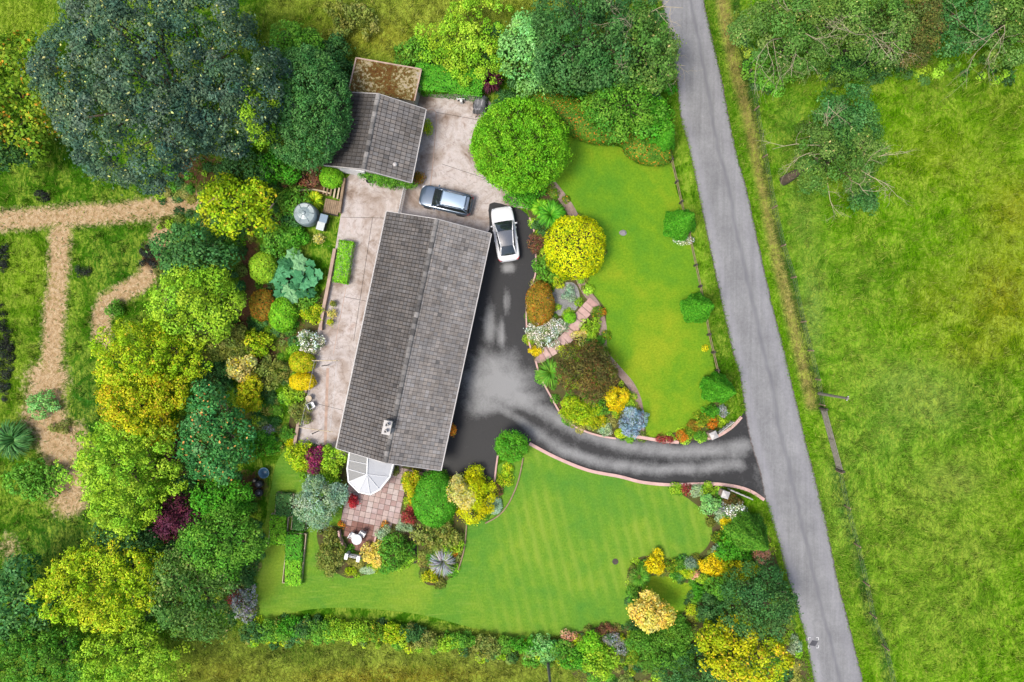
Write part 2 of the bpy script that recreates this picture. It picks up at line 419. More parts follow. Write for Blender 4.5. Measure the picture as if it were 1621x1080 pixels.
# ================================================================== THE SETTING
from mathutils.geometry import delaunay_2d_cdt
rng = np.random.default_rng(7)
random.seed(7)

def sheet(name, pts, z, mat, grid=None, attrs=None, parent=None, kind='structure'):
    """a flat surface with an outline; grid adds inner points that carry masks"""
    pts = [Vector((p[0], p[1])) for p in pts]
    n = len(pts); vv = list(pts)
    if grid:
        xs = [p.x for p in pts]; ys = [p.y for p in pts]
        X, Y = np.meshgrid(np.arange(min(xs), max(xs), grid), np.arange(min(ys), max(ys), grid))
        k = in_poly(X, Y, pts)
        vv += [Vector((float(a), float(b))) for a, b in zip(X[k], Y[k])]
        r = delaunay_2d_cdt(vv, [(i, (i+1) % n) for i in range(n)], [], 1, 1e-5)
        V = np.array([(v.x, v.y, z) for v in r[0]]); T = [f for f in r[2] if len(f) == 3]
    else:
        V = np.array([(v.x, v.y, z) for v in vv])
        T = [t for t in tessellate_polygon([[Vector((p.x, p.y, 0)) for p in pts]])]
    T2 = []
    for a, b, c in T:
        cr = (V[b][0]-V[a][0])*(V[c][1]-V[a][1]) - (V[b][1]-V[a][1])*(V[c][0]-V[a][0])
        if abs(cr) < 1e-10: continue
        T2.append((a, b, c) if cr > 0 else (a, c, b))
    at = {k: f(V[:, 0], V[:, 1]) for k, f in (attrs or {}).items()}
    o = link(name, np_mesh(name, V, tris=T2, attr=at), mat, parent)
    if kind: o['kind'] = kind
    return o

# ---- outlines read off the photograph
ROAD_L = [(1015,-180),(1030,-90),(1049,10),(1060,68),(1070,122),(1077,185),(1089,231),(1102,290),(1119,373),(1142,480),(1160,560),(1171,597),(1180,657),(1188,700),(1203,750),(1211,790),(1217,812),(1230,852),(1247,916),(1274,1008),(1288,1080),(1310,1180),(1330,1270)]
ROAD_R = [(1085,-180),(1098,-90),(1114,0),(1129,67),(1142,122),(1153,180),(1166,243),(1181,296),(1198,373),(1222,480),(1243,560),(1252,600),(1266,657),(1276,700),(1289,750),(1299,790),(1305,812),(1313,852),(1326,916),(1349,1008),(1367,1080),(1392,1180),(1416,1270)]
LAWN_NE = [(880,245),(897,212),(940,222),(990,236),(1058,258),(1070,300),(1090,362),(1100,420),(1112,470),(1124,540),(1133,598),(1140,640),(1120,655),(1085,680),(1074,694),(1045,693),(1019,690),(1016,655),(1000,617),(972,588),(961,560),(960,520),(957,488),(938,462),(927,430),(932,352),(905,328),(882,292)]
LAWN_S = [(838,703),(880,725),(930,745),(980,755),(1016,764),(1058,768),(1100,780),(1140,800),(1150,860),(1120,900),(1100,960),(1040,1000),(960,992),(900,1004),(860,1010),(820,1009),(740,992),(680,976),(620,967),(540,962),(470,968),(405,986),(403,900),(416,850),(428,780),(440,728),(470,712),(560,740),(700,748),(783,757),(790,735),(828,722)]
DRIVE = [(775,322),(800,324),(824,332),(838,345),(845,365),(848,400),(848,430),(842,452),(835,472),(833,500),(835,530),(842,560),(855,595),(872,628),(893,662),(920,680),(950,690),(975,694),(1013,692),(1049,698),(1074,700),(1119,694),(1136,690),(1158,676),(1173,660),(1190,640),(1225,700),(1230,800),(1209,791),(1191,779),(1169,771),(1136,766),(1099,766),(1058,767),(1016,763),(980,754),(930,744),(880,724),(838,702),(825,692),(800,686),(786,700),(784,757),(745,752),(670,770),(690,640),(745,378),(769,372)]
YARD = [(600,140),(660,150),(700,149),(755,152),(778,165),(765,185),(748,212),(748,245),(762,275),(790,292),(808,306),(832,328),(812,328),(775,323),(769,374),(690,380),(650,720),(560,735),(470,708),(484,640),(494,580),(502,530),(509,500),(522,450),(531,393),(540,338),(548,283),(575,268),(560,240)]
ISLAND = [(835,330),(846,310),(862,290),(880,290),(905,328),(932,352),(958,400),(927,432),(938,462),(957,488),(960,520),(961,560),(972,588),(1000,617),(1016,655),(1020,693),(975,696),(920,682),(893,665),(870,628),(853,595),(842,562),(834,530),(832,490),(842,452),(848,400),(845,362)]
BED_SE = [(1060,769),(1099,768),(1140,768),(1152,790),(1200,828),(1224,870),(1242,930),(1258,1000),(1276,1100),(960,1100),(885,1020),(905,1003),(960,990),(998,987),(992,930),(997,897),(1020,880),(1060,887),(1096,882),(1119,866),(1127,840),(1118,814),(1090,790)]
BED_NE = [(1070,700),(1052,690),(1084,680),(1104,668),(1116,650),(1132,637),(1152,640),(1148,662),(1133,686),(1117,694)]
LAWN_MINI = [(1017,927),(1031,912),(1060,913),(1078,921),(1097,926),(1094,941),(1083,966),(1074,975),(1040,970),(1018,950)]
BED_C = [(640,752),(700,748),(782,757),(786,790),(768,816),(738,832),(735,868),(724,905),(692,926),(668,916),(660,850),(648,836),(640,795)]
BED_D = [(789,722),(828,722),(820,765),(803,800),(786,792),(783,756)]
BED_A = [(502,842),(536,834),(546,862),(572,882),(597,902),(570,912),(546,914),(516,890)]
BED_B = [(600,836),(652,846),(656,888),(634,900),(596,902),(578,884),(593,868)]
BED_W = [(462,708),(546,712),(553,772),(522,778),(482,757)]
PATIO = [(553,716),(640,735),(702,744),(702,752),(646,772),(641,800),(650,834),(602,842),(594,866),(576,882),(549,866),(538,838),(543,800),(550,770)]
RAISED = [(472,376),(494,379),(532,392),(520,451),(508,478),(490,480),(494,434),(474,408)]
SHADY = [(392,640),(420,620),(447,612),(448,668),(420,684),(396,682)]
GRAVEL1 = [(872,290),(888,310),(902,330),(912,350)]
GRAVEL2 = [(915,436),(926,460),(944,484),(954,515),(956,556),(975,582),(1000,612),(1012,645),(1014,688)]

PW = {k: W(v) for k, v in dict(lawn_ne=LAWN_NE, lawn_s=LAWN_S, drive=DRIVE, yard=YARD, island=ISLAND, bed_se=BED_SE).items()}
ROADPOLY = W(ROAD_L) + W(ROAD_R)[::-1]

# ---- the ground: one sheet to the horizon, fine where the photograph looks
fx = np.concatenate([[-900, -400, -180, -100, -70], np.arange(-54, 54.01, .3), [70, 100, 180, 400, 900]])
fy = np.concatenate([[-900, -400, -180, -100, -60], np.arange(-38, 38.01, .3), [60, 100, 180, 400, 900]])
GX, GY = np.meshgrid(fx, fy)
def to_px(X, Y): return X * FPX / CAM_H + 810.5, 540.0 - Y * FPX / CAM_H
def ground_colour(X, Y):
    px, py = to_px(X, Y)
    c = np.empty(X.shape + (3,))
    base_l = np.array(G(78, 132, 24)); base_r = np.array(G(112, 174, 16))
    k = sstep(1100, 1250, px)[..., None]; c[:] = base_l * (1-k) + base_r * k
    top = (sstep(130, 60, py) * sstep(400, 460, px) * sstep(1060, 900, px))[..., None]
    c = c*(1-top) + np.array(G(152, 172, 60)) * top
    bot = (sstep(985, 1010, py) * sstep(230, 330, px) * sstep(1010, 930, px))[..., None]
    c = c*(1-bot) + np.array(G(146, 166, 62)) * bot
    blobs = [(1585,470,80,85,(160,158,34),.8),(1605,330,60,60,(158,156,36),.7),(1470,470,40,50,(150,150,30),.5),(1540,560,60,30,(164,160,46),.5),(1490,250,80,60,(138,150,32),.5),(1420,420,110,80,(92,146,14),.6),
             (1480,640,90,50,(150,180,84),.75),(1420,600,60,30,(150,180,80),.6),(1360,560,50,50,(126,172,50),.6),(1560,640,60,60,(74,132,14),.7),(1510,760,70,40,(158,172,86),.6),(1400,700,50,60,(130,176,70),.5),
             (1590,800,50,70,(120,160,30),.5),(1440,820,60,50,(150,176,70),.5),(1540,870,60,40,(146,168,66),.5),(1350,440,60,70,(120,160,50),.5),(1270,330,30,80,(132,168,74),.6),(1285,500,22,80,(140,172,90),.6),
             (1250,200,40,80,(92,142,54),.6),(1500,130,90,40,(110,140,40),.5),(1590,180,50,60,(120,146,36),.6),
             (40,440,70,80,(122,164,22),.7),(20,600,60,60,(126,160,34),.6),(190,420,60,50,(56,118,30),.7),(140,650,40,80,(48,110,36),.8),(100,860,90,60,(52,108,40),.8),(60,770,60,50,(92,138,26),.5),
             (140,260,120,50,(66,124,24),.6),(30,30,60,50,(120,150,26),.8),(60,275,60,30,(72,122,26),.7),(470,640,25,90,(96,146,30),.6),
             (600,60,90,30,(164,160,52),.7),(500,20,50,40,(122,150,36),.6),(840,20,70,30,(132,150,40),.6),(700,10,90,30,(150,160,56),.6),
             (580,1075,120,18,(160,138,40),.7),(690,1070,110,16,(156,136,40),.6),(470,1030,80,20,(92,120,44),.6),(780,1040,60,22,(124,134,60),.6),(350,1065,70,25,(132,122,36),.6),(350,1020,60,20,(98,122,44),.6),
             (1090,250,18,300,(128,178,40),.9),(1110,430,20,160,(128,178,40),.9),(1240,930,18,200,(126,180,40),.9),(1420,900,140,120,(136,172,56),.5),(1330,780,40,120,(140,178,74),.5),(1500,980,100,80,(140,176,60),.5)]
    for bx, by, rx, ry, cc, s in blobs:
        f = (s * np.exp(-(((px-bx)/rx)**2 + ((py-by)/ry)**2)))[..., None]
        c = c*(1-f) + np.array(G(*cc)) * f
    d = dist_line(px, py, [(1125,-100),(1150,40),(1165,110),(1185,190),(1200,260),(1214,330),(1232,420),(1256,515),(1272,580),(1284,640)])
    f = (.75*sstep(16, 4, d))[..., None]; c = c*(1-f) + np.array(G(186, 158, 104)) * f
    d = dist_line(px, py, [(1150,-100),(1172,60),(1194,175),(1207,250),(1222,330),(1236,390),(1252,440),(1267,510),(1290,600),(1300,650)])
    f = (.8*sstep(10, 3, d))[..., None]; c = c*(1-f) + np.array(G(52, 88, 40)) * f  # ditch shade by the north fence, painted as dark green ground
    d = dist_line(px, py, [(1322,740),(1336,800),(1352,860),(1366,920),(1376,970),(1396,1020),(1410,1090),(1450,1250)])
    f = (.75*sstep(15, 3, d))[..., None]; c = c*(1-f) + np.array(G(52, 100, 48)) * f  # same painted ditch shade along the south fence
    return c
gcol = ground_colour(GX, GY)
gpx, gpy = to_px(GX, GY)
def blob(bx, by, rx, ry): return np.exp(-(((gpx-bx)/rx)**2 + ((gpy-by)/ry)**2))
path_w = np.zeros(GX.shape)
for line, wd in (([(-60,352),(0,350),(90,343),(180,338),(250,330),(300,318),(335,310)], 17), ([(95,372),(92,430),(86,500),(82,560),(78,600)], 17),
                 ([(256,365),(246,400),(232,440),(200,460),(168,480),(158,510),(162,542)], 15), ([(75,600),(70,640),(85,690),(105,730),(108,785)], 30), ([(60,660),(110,690)], 26)):
    path_w = np.maximum(path_w, sstep(wd*1.9, wd*.35, dist_line(gpx, gpy, line)) * .95)
path_w = np.maximum(path_w, .62*blob(15, 870, 22, 30))
soil_w = np.zeros(GX.shape)
for s in ((395,420,22,90),(385,500,30,50),(480,300,55,30),(430,340,30,40),(345,770,30,60),(300,720,30,90),(415,560,40,30),(380,790,30,60),(395,960,25,30),(310,270,60,40),(270,860,50,40),(480,545,22,50),(400,770,30,30),(485,680,18,40),(760,140,40,15),(450,520,20,40),(445,470,60,60),(240,405,22,28),(395,860,20,40),(1195,960,50,80)):
    soil_w = np.maximum(soil_w, .85*blob(*s))
nx_, ny_ = len(fx), len(fy)
ii = np.arange((ny_-1)*(nx_-1)); r_, c_ = ii // (nx_-1), ii % (nx_-1)
quads = np.stack([r_*nx_+c_, r_*nx_+c_+1, (r_+1)*nx_+c_+1, (r_+1)*nx_+c_], 1)
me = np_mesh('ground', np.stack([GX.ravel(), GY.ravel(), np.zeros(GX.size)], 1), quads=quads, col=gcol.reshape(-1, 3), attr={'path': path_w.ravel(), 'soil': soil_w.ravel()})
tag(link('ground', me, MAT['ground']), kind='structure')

# ---- lawns and beds, each a sheet a few millimetres above the one below
def S(pts, k=5): return smooth_line(W(pts), k, True)
sheet('lawn', S(LAWN_NE), .006, MAT['lawn'])
sheet('lawn', S(LAWN_S), .006, MAT['lawn_s'])
sheet('flower_bed', S(ISLAND), .012, MAT['soil'])
sheet('flower_bed', S(BED_SE), .012, MAT['soil'])
sheet('flower_bed', S(BED_NE), .012, MAT['soil'])
sheet('flower_bed', S(BED_A), .012, MAT['soil'])
sheet('flower_bed', S(BED_B), .012, MAT['soil'])
sheet('flower_bed', S(BED_C), .016, MAT['soil'])
sheet('flower_bed', S(BED_W), .012, MAT['soil'])
sheet('lawn', S(LAWN_MINI), .018, MAT['lawn'])
sheet('lawn', S(SHADY), .006, MAT['lawn_d'])
sheet('flower_bed', W([(524,442),(510,504),(497,560),(486,618),(470,704),(452,700),(466,620),(478,560),(484,500),(505,470)]), .009, MAT['soil'])
def strip(pts, wd, z, name, mat, k=6):
    c = smooth_line(W(pts), k); L, Rr = [], []
    for i, p in enumerate(c):
        d = (c[min(i+1, len(c)-1)] - c[max(i-1, 0)]).normalized(); n = Vector((-d.y, d.x, 0))*wd/2
        L.append(p+n); Rr.append(p-n)
    return sheet(name, L + Rr[::-1], z, mat)
strip(GRAVEL1, .75, .018, 'gravel_path', MAT['gravel']); strip(GRAVEL2, .62, .018, 'gravel_path', MAT['gravel'])
sheet('rock_garden', S([(866,470),(880,452),(908,448),(918,470),(912,490),(890,500),(872,492)]), .020, MAT['rock'])
sheet('garden_path', W([(650,844),(660,844),(660,892),(651,892)]), .022, MAT['under_dark'])

# ---- driveway: drying tarmac, pale where it has dried
DRYB = [(805,424,11,9,1.1),(802,478,5,20,.7),(775,515,10,34,.75),(794,530,6,28,.8),(785,580,40,30,.85),(790,610,55,36,1.0),(770,640,36,22,.8),(820,632,40,18,.9),(1165,712,22,18,.7)]
T1_ = [(800,628),(860,650),(920,684),(990,706),(1070,715),(1140,712),(1180,706)]
T2_ = [(785,640),(830,672),(890,712),(950,733),(1030,743),(1110,741),(1170,735)]
def dry_f(X, Y):
    px, py = to_px(X, Y); f = np.zeros(X.shape)
    for bx, by, rx, ry, s in DRYB: f = np.maximum(f, s*np.exp(-(((px-bx)/rx)**2 + ((py-by)/ry)**2)**1.5))
    for l, wd in ((T1_, 12), (T2_, 10)):
        f = np.maximum(f, .74*np.exp(-(dist_line(px, py, l)/wd)**2))
    f = np.maximum(f, .3*sstep(1180, 1205, px))
    f = f - .5*np.exp(-(((px-800)/26)**2 + ((py-672)/18)**2)) - .25*np.exp(-(((px-790)/12)**2 + ((py-560)/10)**2))
    return f
sheet('driveway', S(DRIVE, 4), .024, MAT['drive'], .28, {'dry': dry_f})
sheet('yard', S(YARD, 4), .030, MAT['concrete'])
for pts, wd in (([(673,175),(690,178),(688,230),(681,300)], .07), ([(637,312),(633,345)], .09), ([(519,583),(517,640),(515,706)], .24), ([(540,344),(640,346)], .03), ([(590,345),(560,540)], .03), ([(548,455),(528,560)], .05), ([(505,640),(545,650)], .03), ([(545,470),(585,478)], .03), ([(690,178),(756,190)], .03), ([(700,260),(790,290)], .03)):
    strip(pts, wd, .034, 'concrete_joint', MAT['wallcap'] if wd > .04 else MAT['under_dark'], 3)

# ---- the road
RL, RR = smooth_line(W(ROAD_L), 14), smooth_line(W(ROAD_R), 14)
nu = 26; V = []; at = {'edge': [], 'seam': [], 'track': []}
for i, (a, b) in enumerate(zip(RL, RR)):
    j0, j1 = .03*math.sin(i*1.7)*math.sin(i*.37) + random.uniform(-.02, .02), .03*math.sin(i*1.3+2)*math.sin(i*.29) + random.uniform(-.02, .02)
    d = (b-a).normalized(); a = a + d*j0; b = b + d*j1; tt = i/len(RL)
    for k in range(nu):
        u = k/(nu-1); p = a.lerp(b, u); V.append((p.x, p.y, .030 + .05*(1-(2*u-1)**2)))
        at['edge'].append(max(0, 1-min(u*1.15, (1-u))*13)); us = .69-.2*tt + .012*math.sin(i*.21) + .008*math.sin(i*.5)
        at['seam'].append(max(0, 1-abs(u-us)*11)); at['track'].append(math.exp(-((u-.12)/.07)**2) + .6*math.exp(-((u-.85)/.09)**2))
Q = [(i*nu+k, i*nu+k+1, (i+1)*nu+k+1, (i+1)*nu+k) for i in range(len(RL)-1) for k in range(nu-1)]
o = link('road', np_mesh('road', V, quads=Q, attr=at, smooth=True), MAT['asphalt']); tag(o, kind='structure')
# repair patch ringed with white paint corner marks
rp = P(1287, 1017); zr = .078
ROADO = o
MB().add([(rp.x-.36, rp.y-.2, zr), (rp.x+.15, rp.y-.3, zr), (rp.x+.4, rp.y+.12, zr), (rp.x-.1, rp.y+.2, zr)], [(0, 1, 2, 3)]).build('tarmac_patch', plain('dark_patch', G(88, 88, 94), .9), ROADO)
for sx in (-1, 1):
    for sy in (-1, 1):
        cx, cy = rp.x + sx*.43, rp.y + sy*.43
        m = MB(); m.box((cx - sx*.1, cy, zr+.006), (.2, .045, .006)); m.box((cx, cy - sy*.12, zr+.006), (.044, .19, .006)); m.build('paint_mark', MAT['white'], ROADO)

# ---- kerbs (real steps) and low walls
def kerb(name, pts, wd, z0, z1, mat, kind='structure', label=None, cat=None, k=6, parent=None):
    c = smooth_line(W(pts), k); m = MB(); L, Rr = [], []
    for i, p in enumerate(c):
        d = (c[min(i+1, len(c)-1)] - c[max(i-1, 0)]).normalized(); n = Vector((-d.y, d.x, 0))*wd/2
        L.append(p+n); Rr.append(p-n)
    n = len(c); vs_ = [Vector((q.x, q.y, zz)) for zz in (z0, z1) for q in L + Rr]; f = []
    for i in range(n-1):
        a, b, c2, d2 = i, i+1, n+i+1, n+i; o = 2*n
        f += [(a+o, d2+o, c2+o, b+o), (a, b, c2, d2), (a, a+o, b+o, b), (d2, c2, c2+o, d2+o)]
    f += [(0, n, 3*n, 2*n), (n-1, 3*n-1, 4*n-1, 2*n-1)]
    m.add(vs_, f); ob = m.build(name, mat, parent)
    bm = bmesh.new(); bm.from_mesh(ob.data); bmesh.ops.recalc_face_normals(bm, faces=bm.faces); bm.to_mesh(ob.data); bm.free()
    if label: tag(ob, label, cat)
    elif kind and parent is None: ob['kind'] = kind
    return ob
kerb('kerb', [(838,702),(880,724),(930,744),(980,754),(1016,763),(1058,767),(1099,766),(1136,766),(1169,771),(1191,779),(1209,791)], .26, -.02, .14, MAT['kerb'])
kerb('kerb', [(994,690),(1013,692),(1049,698),(1074,700)], .26, -.02, .14, MAT['kerb'])
kerb('kerb', [(1119,694),(1136,690),(1158,676),(1173,660)], .24, -.02, .14, MAT['kerb'])
kerb('kerb', [(838,345),(845,365),(848,400),(848,430),(842,452),(835,472),(833,500),(835,530),(842,560)], .12, -.02, .13, MAT['kerb'])
kerb('kerb', [(848,572),(855,595),(872,628),(893,662),(920,680),(950,690),(975,694)], .14, -.02, .13, MAT['kerb'])
kerb('kerb', [(822,322),(830,324),(837,331)], .3, -.02, .14, MAT['kerb'])
kerb('kerb', [(788,720),(785,742),(783,762)], .14, -.02, .13, MAT['kerb'])
kerb('garden_wall', [(532,395),(522,450),(511,507),(510,523)], .26, -.05, .5, MAT['wallcap'], None, 'low pale-capped garden wall edging the yard beside the square raised lawn', 'wall')
kerb('garden_wall', [(497,560),(485,622)], .22, -.05, .45, MAT['wallcap'], None, 'low pale garden wall beside the two yellow domed bushes', 'wall')
kerb('garden_wall', [(476,660),(468,707)], .24, -.05, .45, MAT['wallcap'], None, 'short low garden wall between the yard end and the lime border plants', 'wall')
kerb('garden_wall', [(547,284),(539,338)], .2, -.05, .5, MAT['timber'], None, 'timber retaining wall between the plank steps and the concrete yard', 'wall')
kerb('garden_wall', [(828,725),(820,762),(806,795),(790,815),(768,828)], .09, -.02, .16, MAT['timber'], None, 'curved dark edging wall between the drive bed and the striped lawn', 'wall')
kerb('garden_wall', [(739,826),(735,868),(725,903)], .09, -.02, .16, MAT['timber'], None, 'dark edging wall below the spiky yucca bed on the striped lawn', 'wall')
kerb('garden_wall', [(538,838),(541,852),(549,866)], .14, 0, .55, MAT['kerb'], None, 'curved pink dwarf wall round the patio beside the olive dome bush', 'wall')
kerb('garden_wall', [(597,846),(592,862),(580,878)], .14, 0, .55, MAT['kerb'], None, 'curved pink dwarf wall round the patio beside the yellow variegated shrub', 'wall')
kerb('path_edging', [(426,333),(440,317),(457,306),(476,302),(498,301),(524,307)], .12, 0, .16, MAT['palewood'], None, 'thin pale curved edging board winding to the plank steps', 'edging')

# ---- patio of pink slabs, each laid singly
pat = sheet('patio', W(PATIO), .020, MAT['soil'])
PA = W(PATIO); ang = R(-12); cs, sn = math.cos(ang), math.sin(ang)
cols = [(204,176,166),(214,190,180),(196,166,158),(220,202,194),(190,158,150),(208,184,178)]
slab_me = {}
def slab_mesh(kx, ky, ci, nm='paving_slab'):
    key = (kx, ky, ci)
    if key not in slab_me:
        m = MB(); m.cur = G(*ci); m.box((0, 0, .02), (kx, ky, .04))
        o = m.build(nm, MAT['slab']); slab_me[key] = o.data; bpy.data.objects.remove(o)
    return slab_me[key]
step = .47; n_s = 0
for i in range(-30, 30):
    for j in range(-30, 30):
        cx, cy = P(595, 800).x + (i*cs - j*sn)*step, P(595, 800).y + (i*sn + j*cs)*step
        t4 = [(cx + (a*cs-b*sn)*.2, cy + (a*sn+b*cs)*.2) for a in (-1, 1) for b in (-1, 1)]
        if all(in_poly(np.array([x]), np.array([y]), PA)[0] for x, y in t4):
            d = math.hypot(cx-P(568, 850).x, cy-P(568, 850).y)
            ci = random.choice(cols) if d > 1.35 else random.choice([(150,104,92),(164,118,104),(140,96,86)])
            o = link('paving_slab', slab_mesh(.445, .445, ci), None, pat, (cx, cy, .022 + random.uniform(-.004, .004)))
            o.rotation_euler = (random.uniform(-.006, .006), random.uniform(-.006, .006), ang + random.uniform(-.02, .02)); n_s += 1
# pink slab path through the island bed
gp = sheet('slab_path_base', S([(846,570),(866,548),(886,536),(898,520),(908,500),(930,476),(944,484),(926,506),(914,528),(900,544),(878,560),(856,574)]), .022, MAT['gravel'])
cl = smooth_line(W([(850,568),(868,557),(886,545),(900,532),(908,517),(918,503),(928,491),(938,480)]), 8)
dist = 0; last = cl[0]
for a, b in zip(cl, cl[1:]):
    dist += (b-a).length
    if dist > .45:
        dist = 0; d = (b-a)
        o = link('paving_slab', slab_mesh(.45, 1.0, random.choice([(226,186,174),(214,170,160),(232,196,186)])), None, gp, ((a.x+b.x)/2, (a.y+b.y)/2, .03))
        o.rotation_euler = (0, 0, math.atan2(d.y, d.x) + random.uniform(-.05, .05))

# ================================================================== BUILDINGS
def tiled_slope(m, e0, ux, sl, nU, nS, du, ds, gap, tone, jit=.11):
    """tiles laid in courses: e0 eave start, ux along the eave, sl up the slope"""
    nrm = ux.cross(sl).normalized()
    if nrm.z < 0: nrm = -nrm
    for r in range(nS):
        for c in range(nU):
            k = tone(c/nU, r/nS) * random.uniform(1-jit, 1+jit) * (random.choice((.6, .7, 1.25)) if random.random() < .025 else 1)
            base = (1.07, .985, .91); t = random.uniform(-.04, .04)
            m.cur = (k*(base[0]+t), k*base[1], k*(base[2]-t))
            a = e0 + ux*(c*du + gap/2) + sl*(r*ds); wv = ux*(du-gap); hv = sl*(ds*1.0 - gap*.8)
            l, h = nrm*.046, nrm*.020
            j = nrm*random.uniform(-.003, .003)
            m.hexa([a, a+wv, a+wv+hv, a+hv], [a+l+j, a+wv+l+j, a+wv+hv+h+j, a+hv+h+j])
def window(parent, c, wdt, hgt, axis, mat_frame):
    """a framed window on a wall; axis = +1/-1 wall faces local +x/-x, 2/-2 faces +y/-y"""
    s = 1 if axis > 0 else -1; alongx = abs(axis) == 2
    f = MB()
    def bx(off, z, w_, h_, t): 
        if alongx: f.box((c[0]+off, c[1], c[2]+z), (w_, t, h_))
        else: f.box((c[0], c[1]+off, c[2]+z), (t, w_, h_))
    bx(-wdt/2, 0, .07, hgt, .09); bx(wdt/2, 0, .07, hgt, .09); bx(0, 0, .05, hgt-.08, .08); bx(0, hgt/2, wdt+.07, .07, .1); bx(0, -hgt/2, wdt+.2, .07, .2)
    w_ = f.build('window', mat_frame, parent)
    for q in (-1, 1):
        g = MB()
        if alongx: g.box((c[0]+q*wdt/4, c[1], c[2]), (wdt/2-.07, .03, hgt-.08))
        else: g.box((c[0], c[1]+q*wdt/4, c[2]), (.03, wdt/2-.07, hgt-.08))
        g.build('pane', MAT['glass'], w_)

def gable_building(th, Wd, Ln, z_e, z_r, ov, tone_e, tone_w, tdu, tds, gap_e, gap_w, wallmat):
    hw, hl = Wd/2, Ln/2; rise = z_r - z_e; S_len = math.hypot(hw, rise)
    iw, il = hw-ov, hl-.25
    zi = z_e + rise*(ov/hw) - .1
    m = MB()   # walls with gables
    for x0, x1, y0, y1 in ((-iw, -iw+.25, -il, il), (iw-.25, iw, -il, il)):
        m.box(((x0+x1)/2, 0, zi/2), (x1-x0, 2*il, zi))
    for s in (-1, 1):
        y0, y1 = (il-.25, il) if s > 0 else (-il, -il+.25)
        iw2 = iw-.25
        pr = [(-iw2, 0), (iw2, 0), (iw2, zi), (0, z_r-.12), (-iw2, zi)]
        a = [Vector((x, y0, z)) for x, z in pr]; b = [Vector((x, y1, z)) for x, z in pr]
        m.add(a+b, [(0, 1, 2, 3, 4), (9, 8, 7, 6, 5)] + [((i+1) % 5, i, 5+i, 5+(i+1) % 5) for i in range(5)])
    m.build('wall', wallmat, th)
    roof = MB()
    for s in (-1, 1):
        a = [Vector((s*hw, -hl, z_e-.1)), Vector((s*hw, hl, z_e-.1)), Vector((0, hl, z_r-.1)), Vector((0, -hl, z_r-.1))]
        b = [v + Vector((0, 0, .09)) for v in a]
        roof.hexa(a, b) if s > 0 else roof.hexa(a[::-1], b[::-1])
    ro = roof.build('roof', MAT['under_dark'], th)
    nU = int(Ln/tdu); du = Ln/nU; nS = int(S_len/tds); ds = (S_len-.02)/nS
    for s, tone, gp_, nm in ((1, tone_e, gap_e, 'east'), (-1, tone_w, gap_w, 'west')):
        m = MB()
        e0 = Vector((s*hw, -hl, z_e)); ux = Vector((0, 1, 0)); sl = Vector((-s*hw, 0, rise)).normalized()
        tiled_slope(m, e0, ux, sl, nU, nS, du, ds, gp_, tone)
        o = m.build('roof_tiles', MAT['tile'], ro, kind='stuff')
        bm = bmesh.new(); bm.from_mesh(o.data); bmesh.ops.recalc_face_normals(bm, faces=bm.faces); bm.to_mesh(o.data); bm.free()
    # ridge tiles, one by one
    nr = int(Ln/.45); lr = Ln/nr
    mm = {}
    for q in range(4):
        m = MB(); k = (.115, .085, .15, .055)[q]; m.cur = (k*1.06, k, k*.93)
        pts = [(-.19, -.03), (-.12, .055), (0, .085), (.12, .055), (.19, -.03)]
        a = [Vector((x, -lr/2+.012, z)) for x, z in pts]; b = [Vector((x, lr/2-.012, z)) for x, z in pts]
        m.add(a+b, [(i, i+1, 6+i, 5+i) for i in range(4)] + [(4, 3, 2, 1, 0), (5, 6, 7, 8, 9), (0, 5, 9, 4)])
        t_ = m.build('ridge_tile', MAT['tile']); mm[q] = t_.data; bpy.data.objects.remove(t_)
    for i in range(nr):
        o = link('ridge_tile', mm[random.randrange(4)], None, ro, (random.uniform(-.012, .012), -hl + (i+.5)*lr, z_r+.025))
        o.rotation_euler = (random.uniform(-.012, .012), 0, random.uniform(-.02, .02))
    for s in (-1, 1):
        g = MB(); g.box((s*(hw+.05), 0, z_e-.03), (.1, Ln+.04, .09)); g.build('gutter', MAT['gutter'], th)
        for e in (-1, 1):
            v = MB(); y = e*(hl+.025)
            a = [Vector((s*hw, y-.03, z_e-.16)), Vector((s*hw, y+.03, z_e-.16)), Vector((s*.0, y+.03, z_r-.16)), Vector((s*.0, y-.03, z_r-.16))]
            b = [p + Vector((0, 0, .22)) for p in a]
            v.hexa(a, b) if s > 0 else v.hexa(a[::-1], b[::-1])
            v.build('barge_board', MAT['gutter'], ro)
    return ro

house = thing('bungalow', 'long bungalow with a grey gabled tile roof and one white chimney', 'house', (-7.85, .01, 0), R(-12))
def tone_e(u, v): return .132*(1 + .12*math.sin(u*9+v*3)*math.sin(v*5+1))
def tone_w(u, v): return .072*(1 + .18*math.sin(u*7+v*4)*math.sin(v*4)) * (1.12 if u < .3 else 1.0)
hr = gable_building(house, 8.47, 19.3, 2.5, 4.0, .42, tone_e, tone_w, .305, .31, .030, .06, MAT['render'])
ch = MB(); ch.box((-.3, -6.85, 4.15), (.56, 1.0, 1.2)); cho = ch.build('chimney', MAT['render'], house)
MB().box((-.3, -6.85, 4.78), (.64, 1.08, .08)).build('chimney_cap', MAT['gutter'], cho)
for q in (-.32, .32):
    MB().lathe([(.13, 4.86), (.12, 5.2), (.15, 5.24), (.15, 5.28), (.09, 5.28), (.09, 5.0)], 12, (-.3, -6.85+q*.8, -.05)).build('chimney_pot', MAT['gutter'], cho, True)
for y, wd in ((-7.2, 1.8), (-3.6, 1.8), (3.6, 1.5), (7, 1.5)): window(house, (3.83, y, 1.45), wd, 1.15, 1, MAT['upvc'])
for y, wd in ((-6.5, 1.2), (-2.4, 1.6), (2.0, .9), (6.2, 1.6)): window(house, (-3.83, y, 1.45), wd, 1.1, -1, MAT['upvc'])
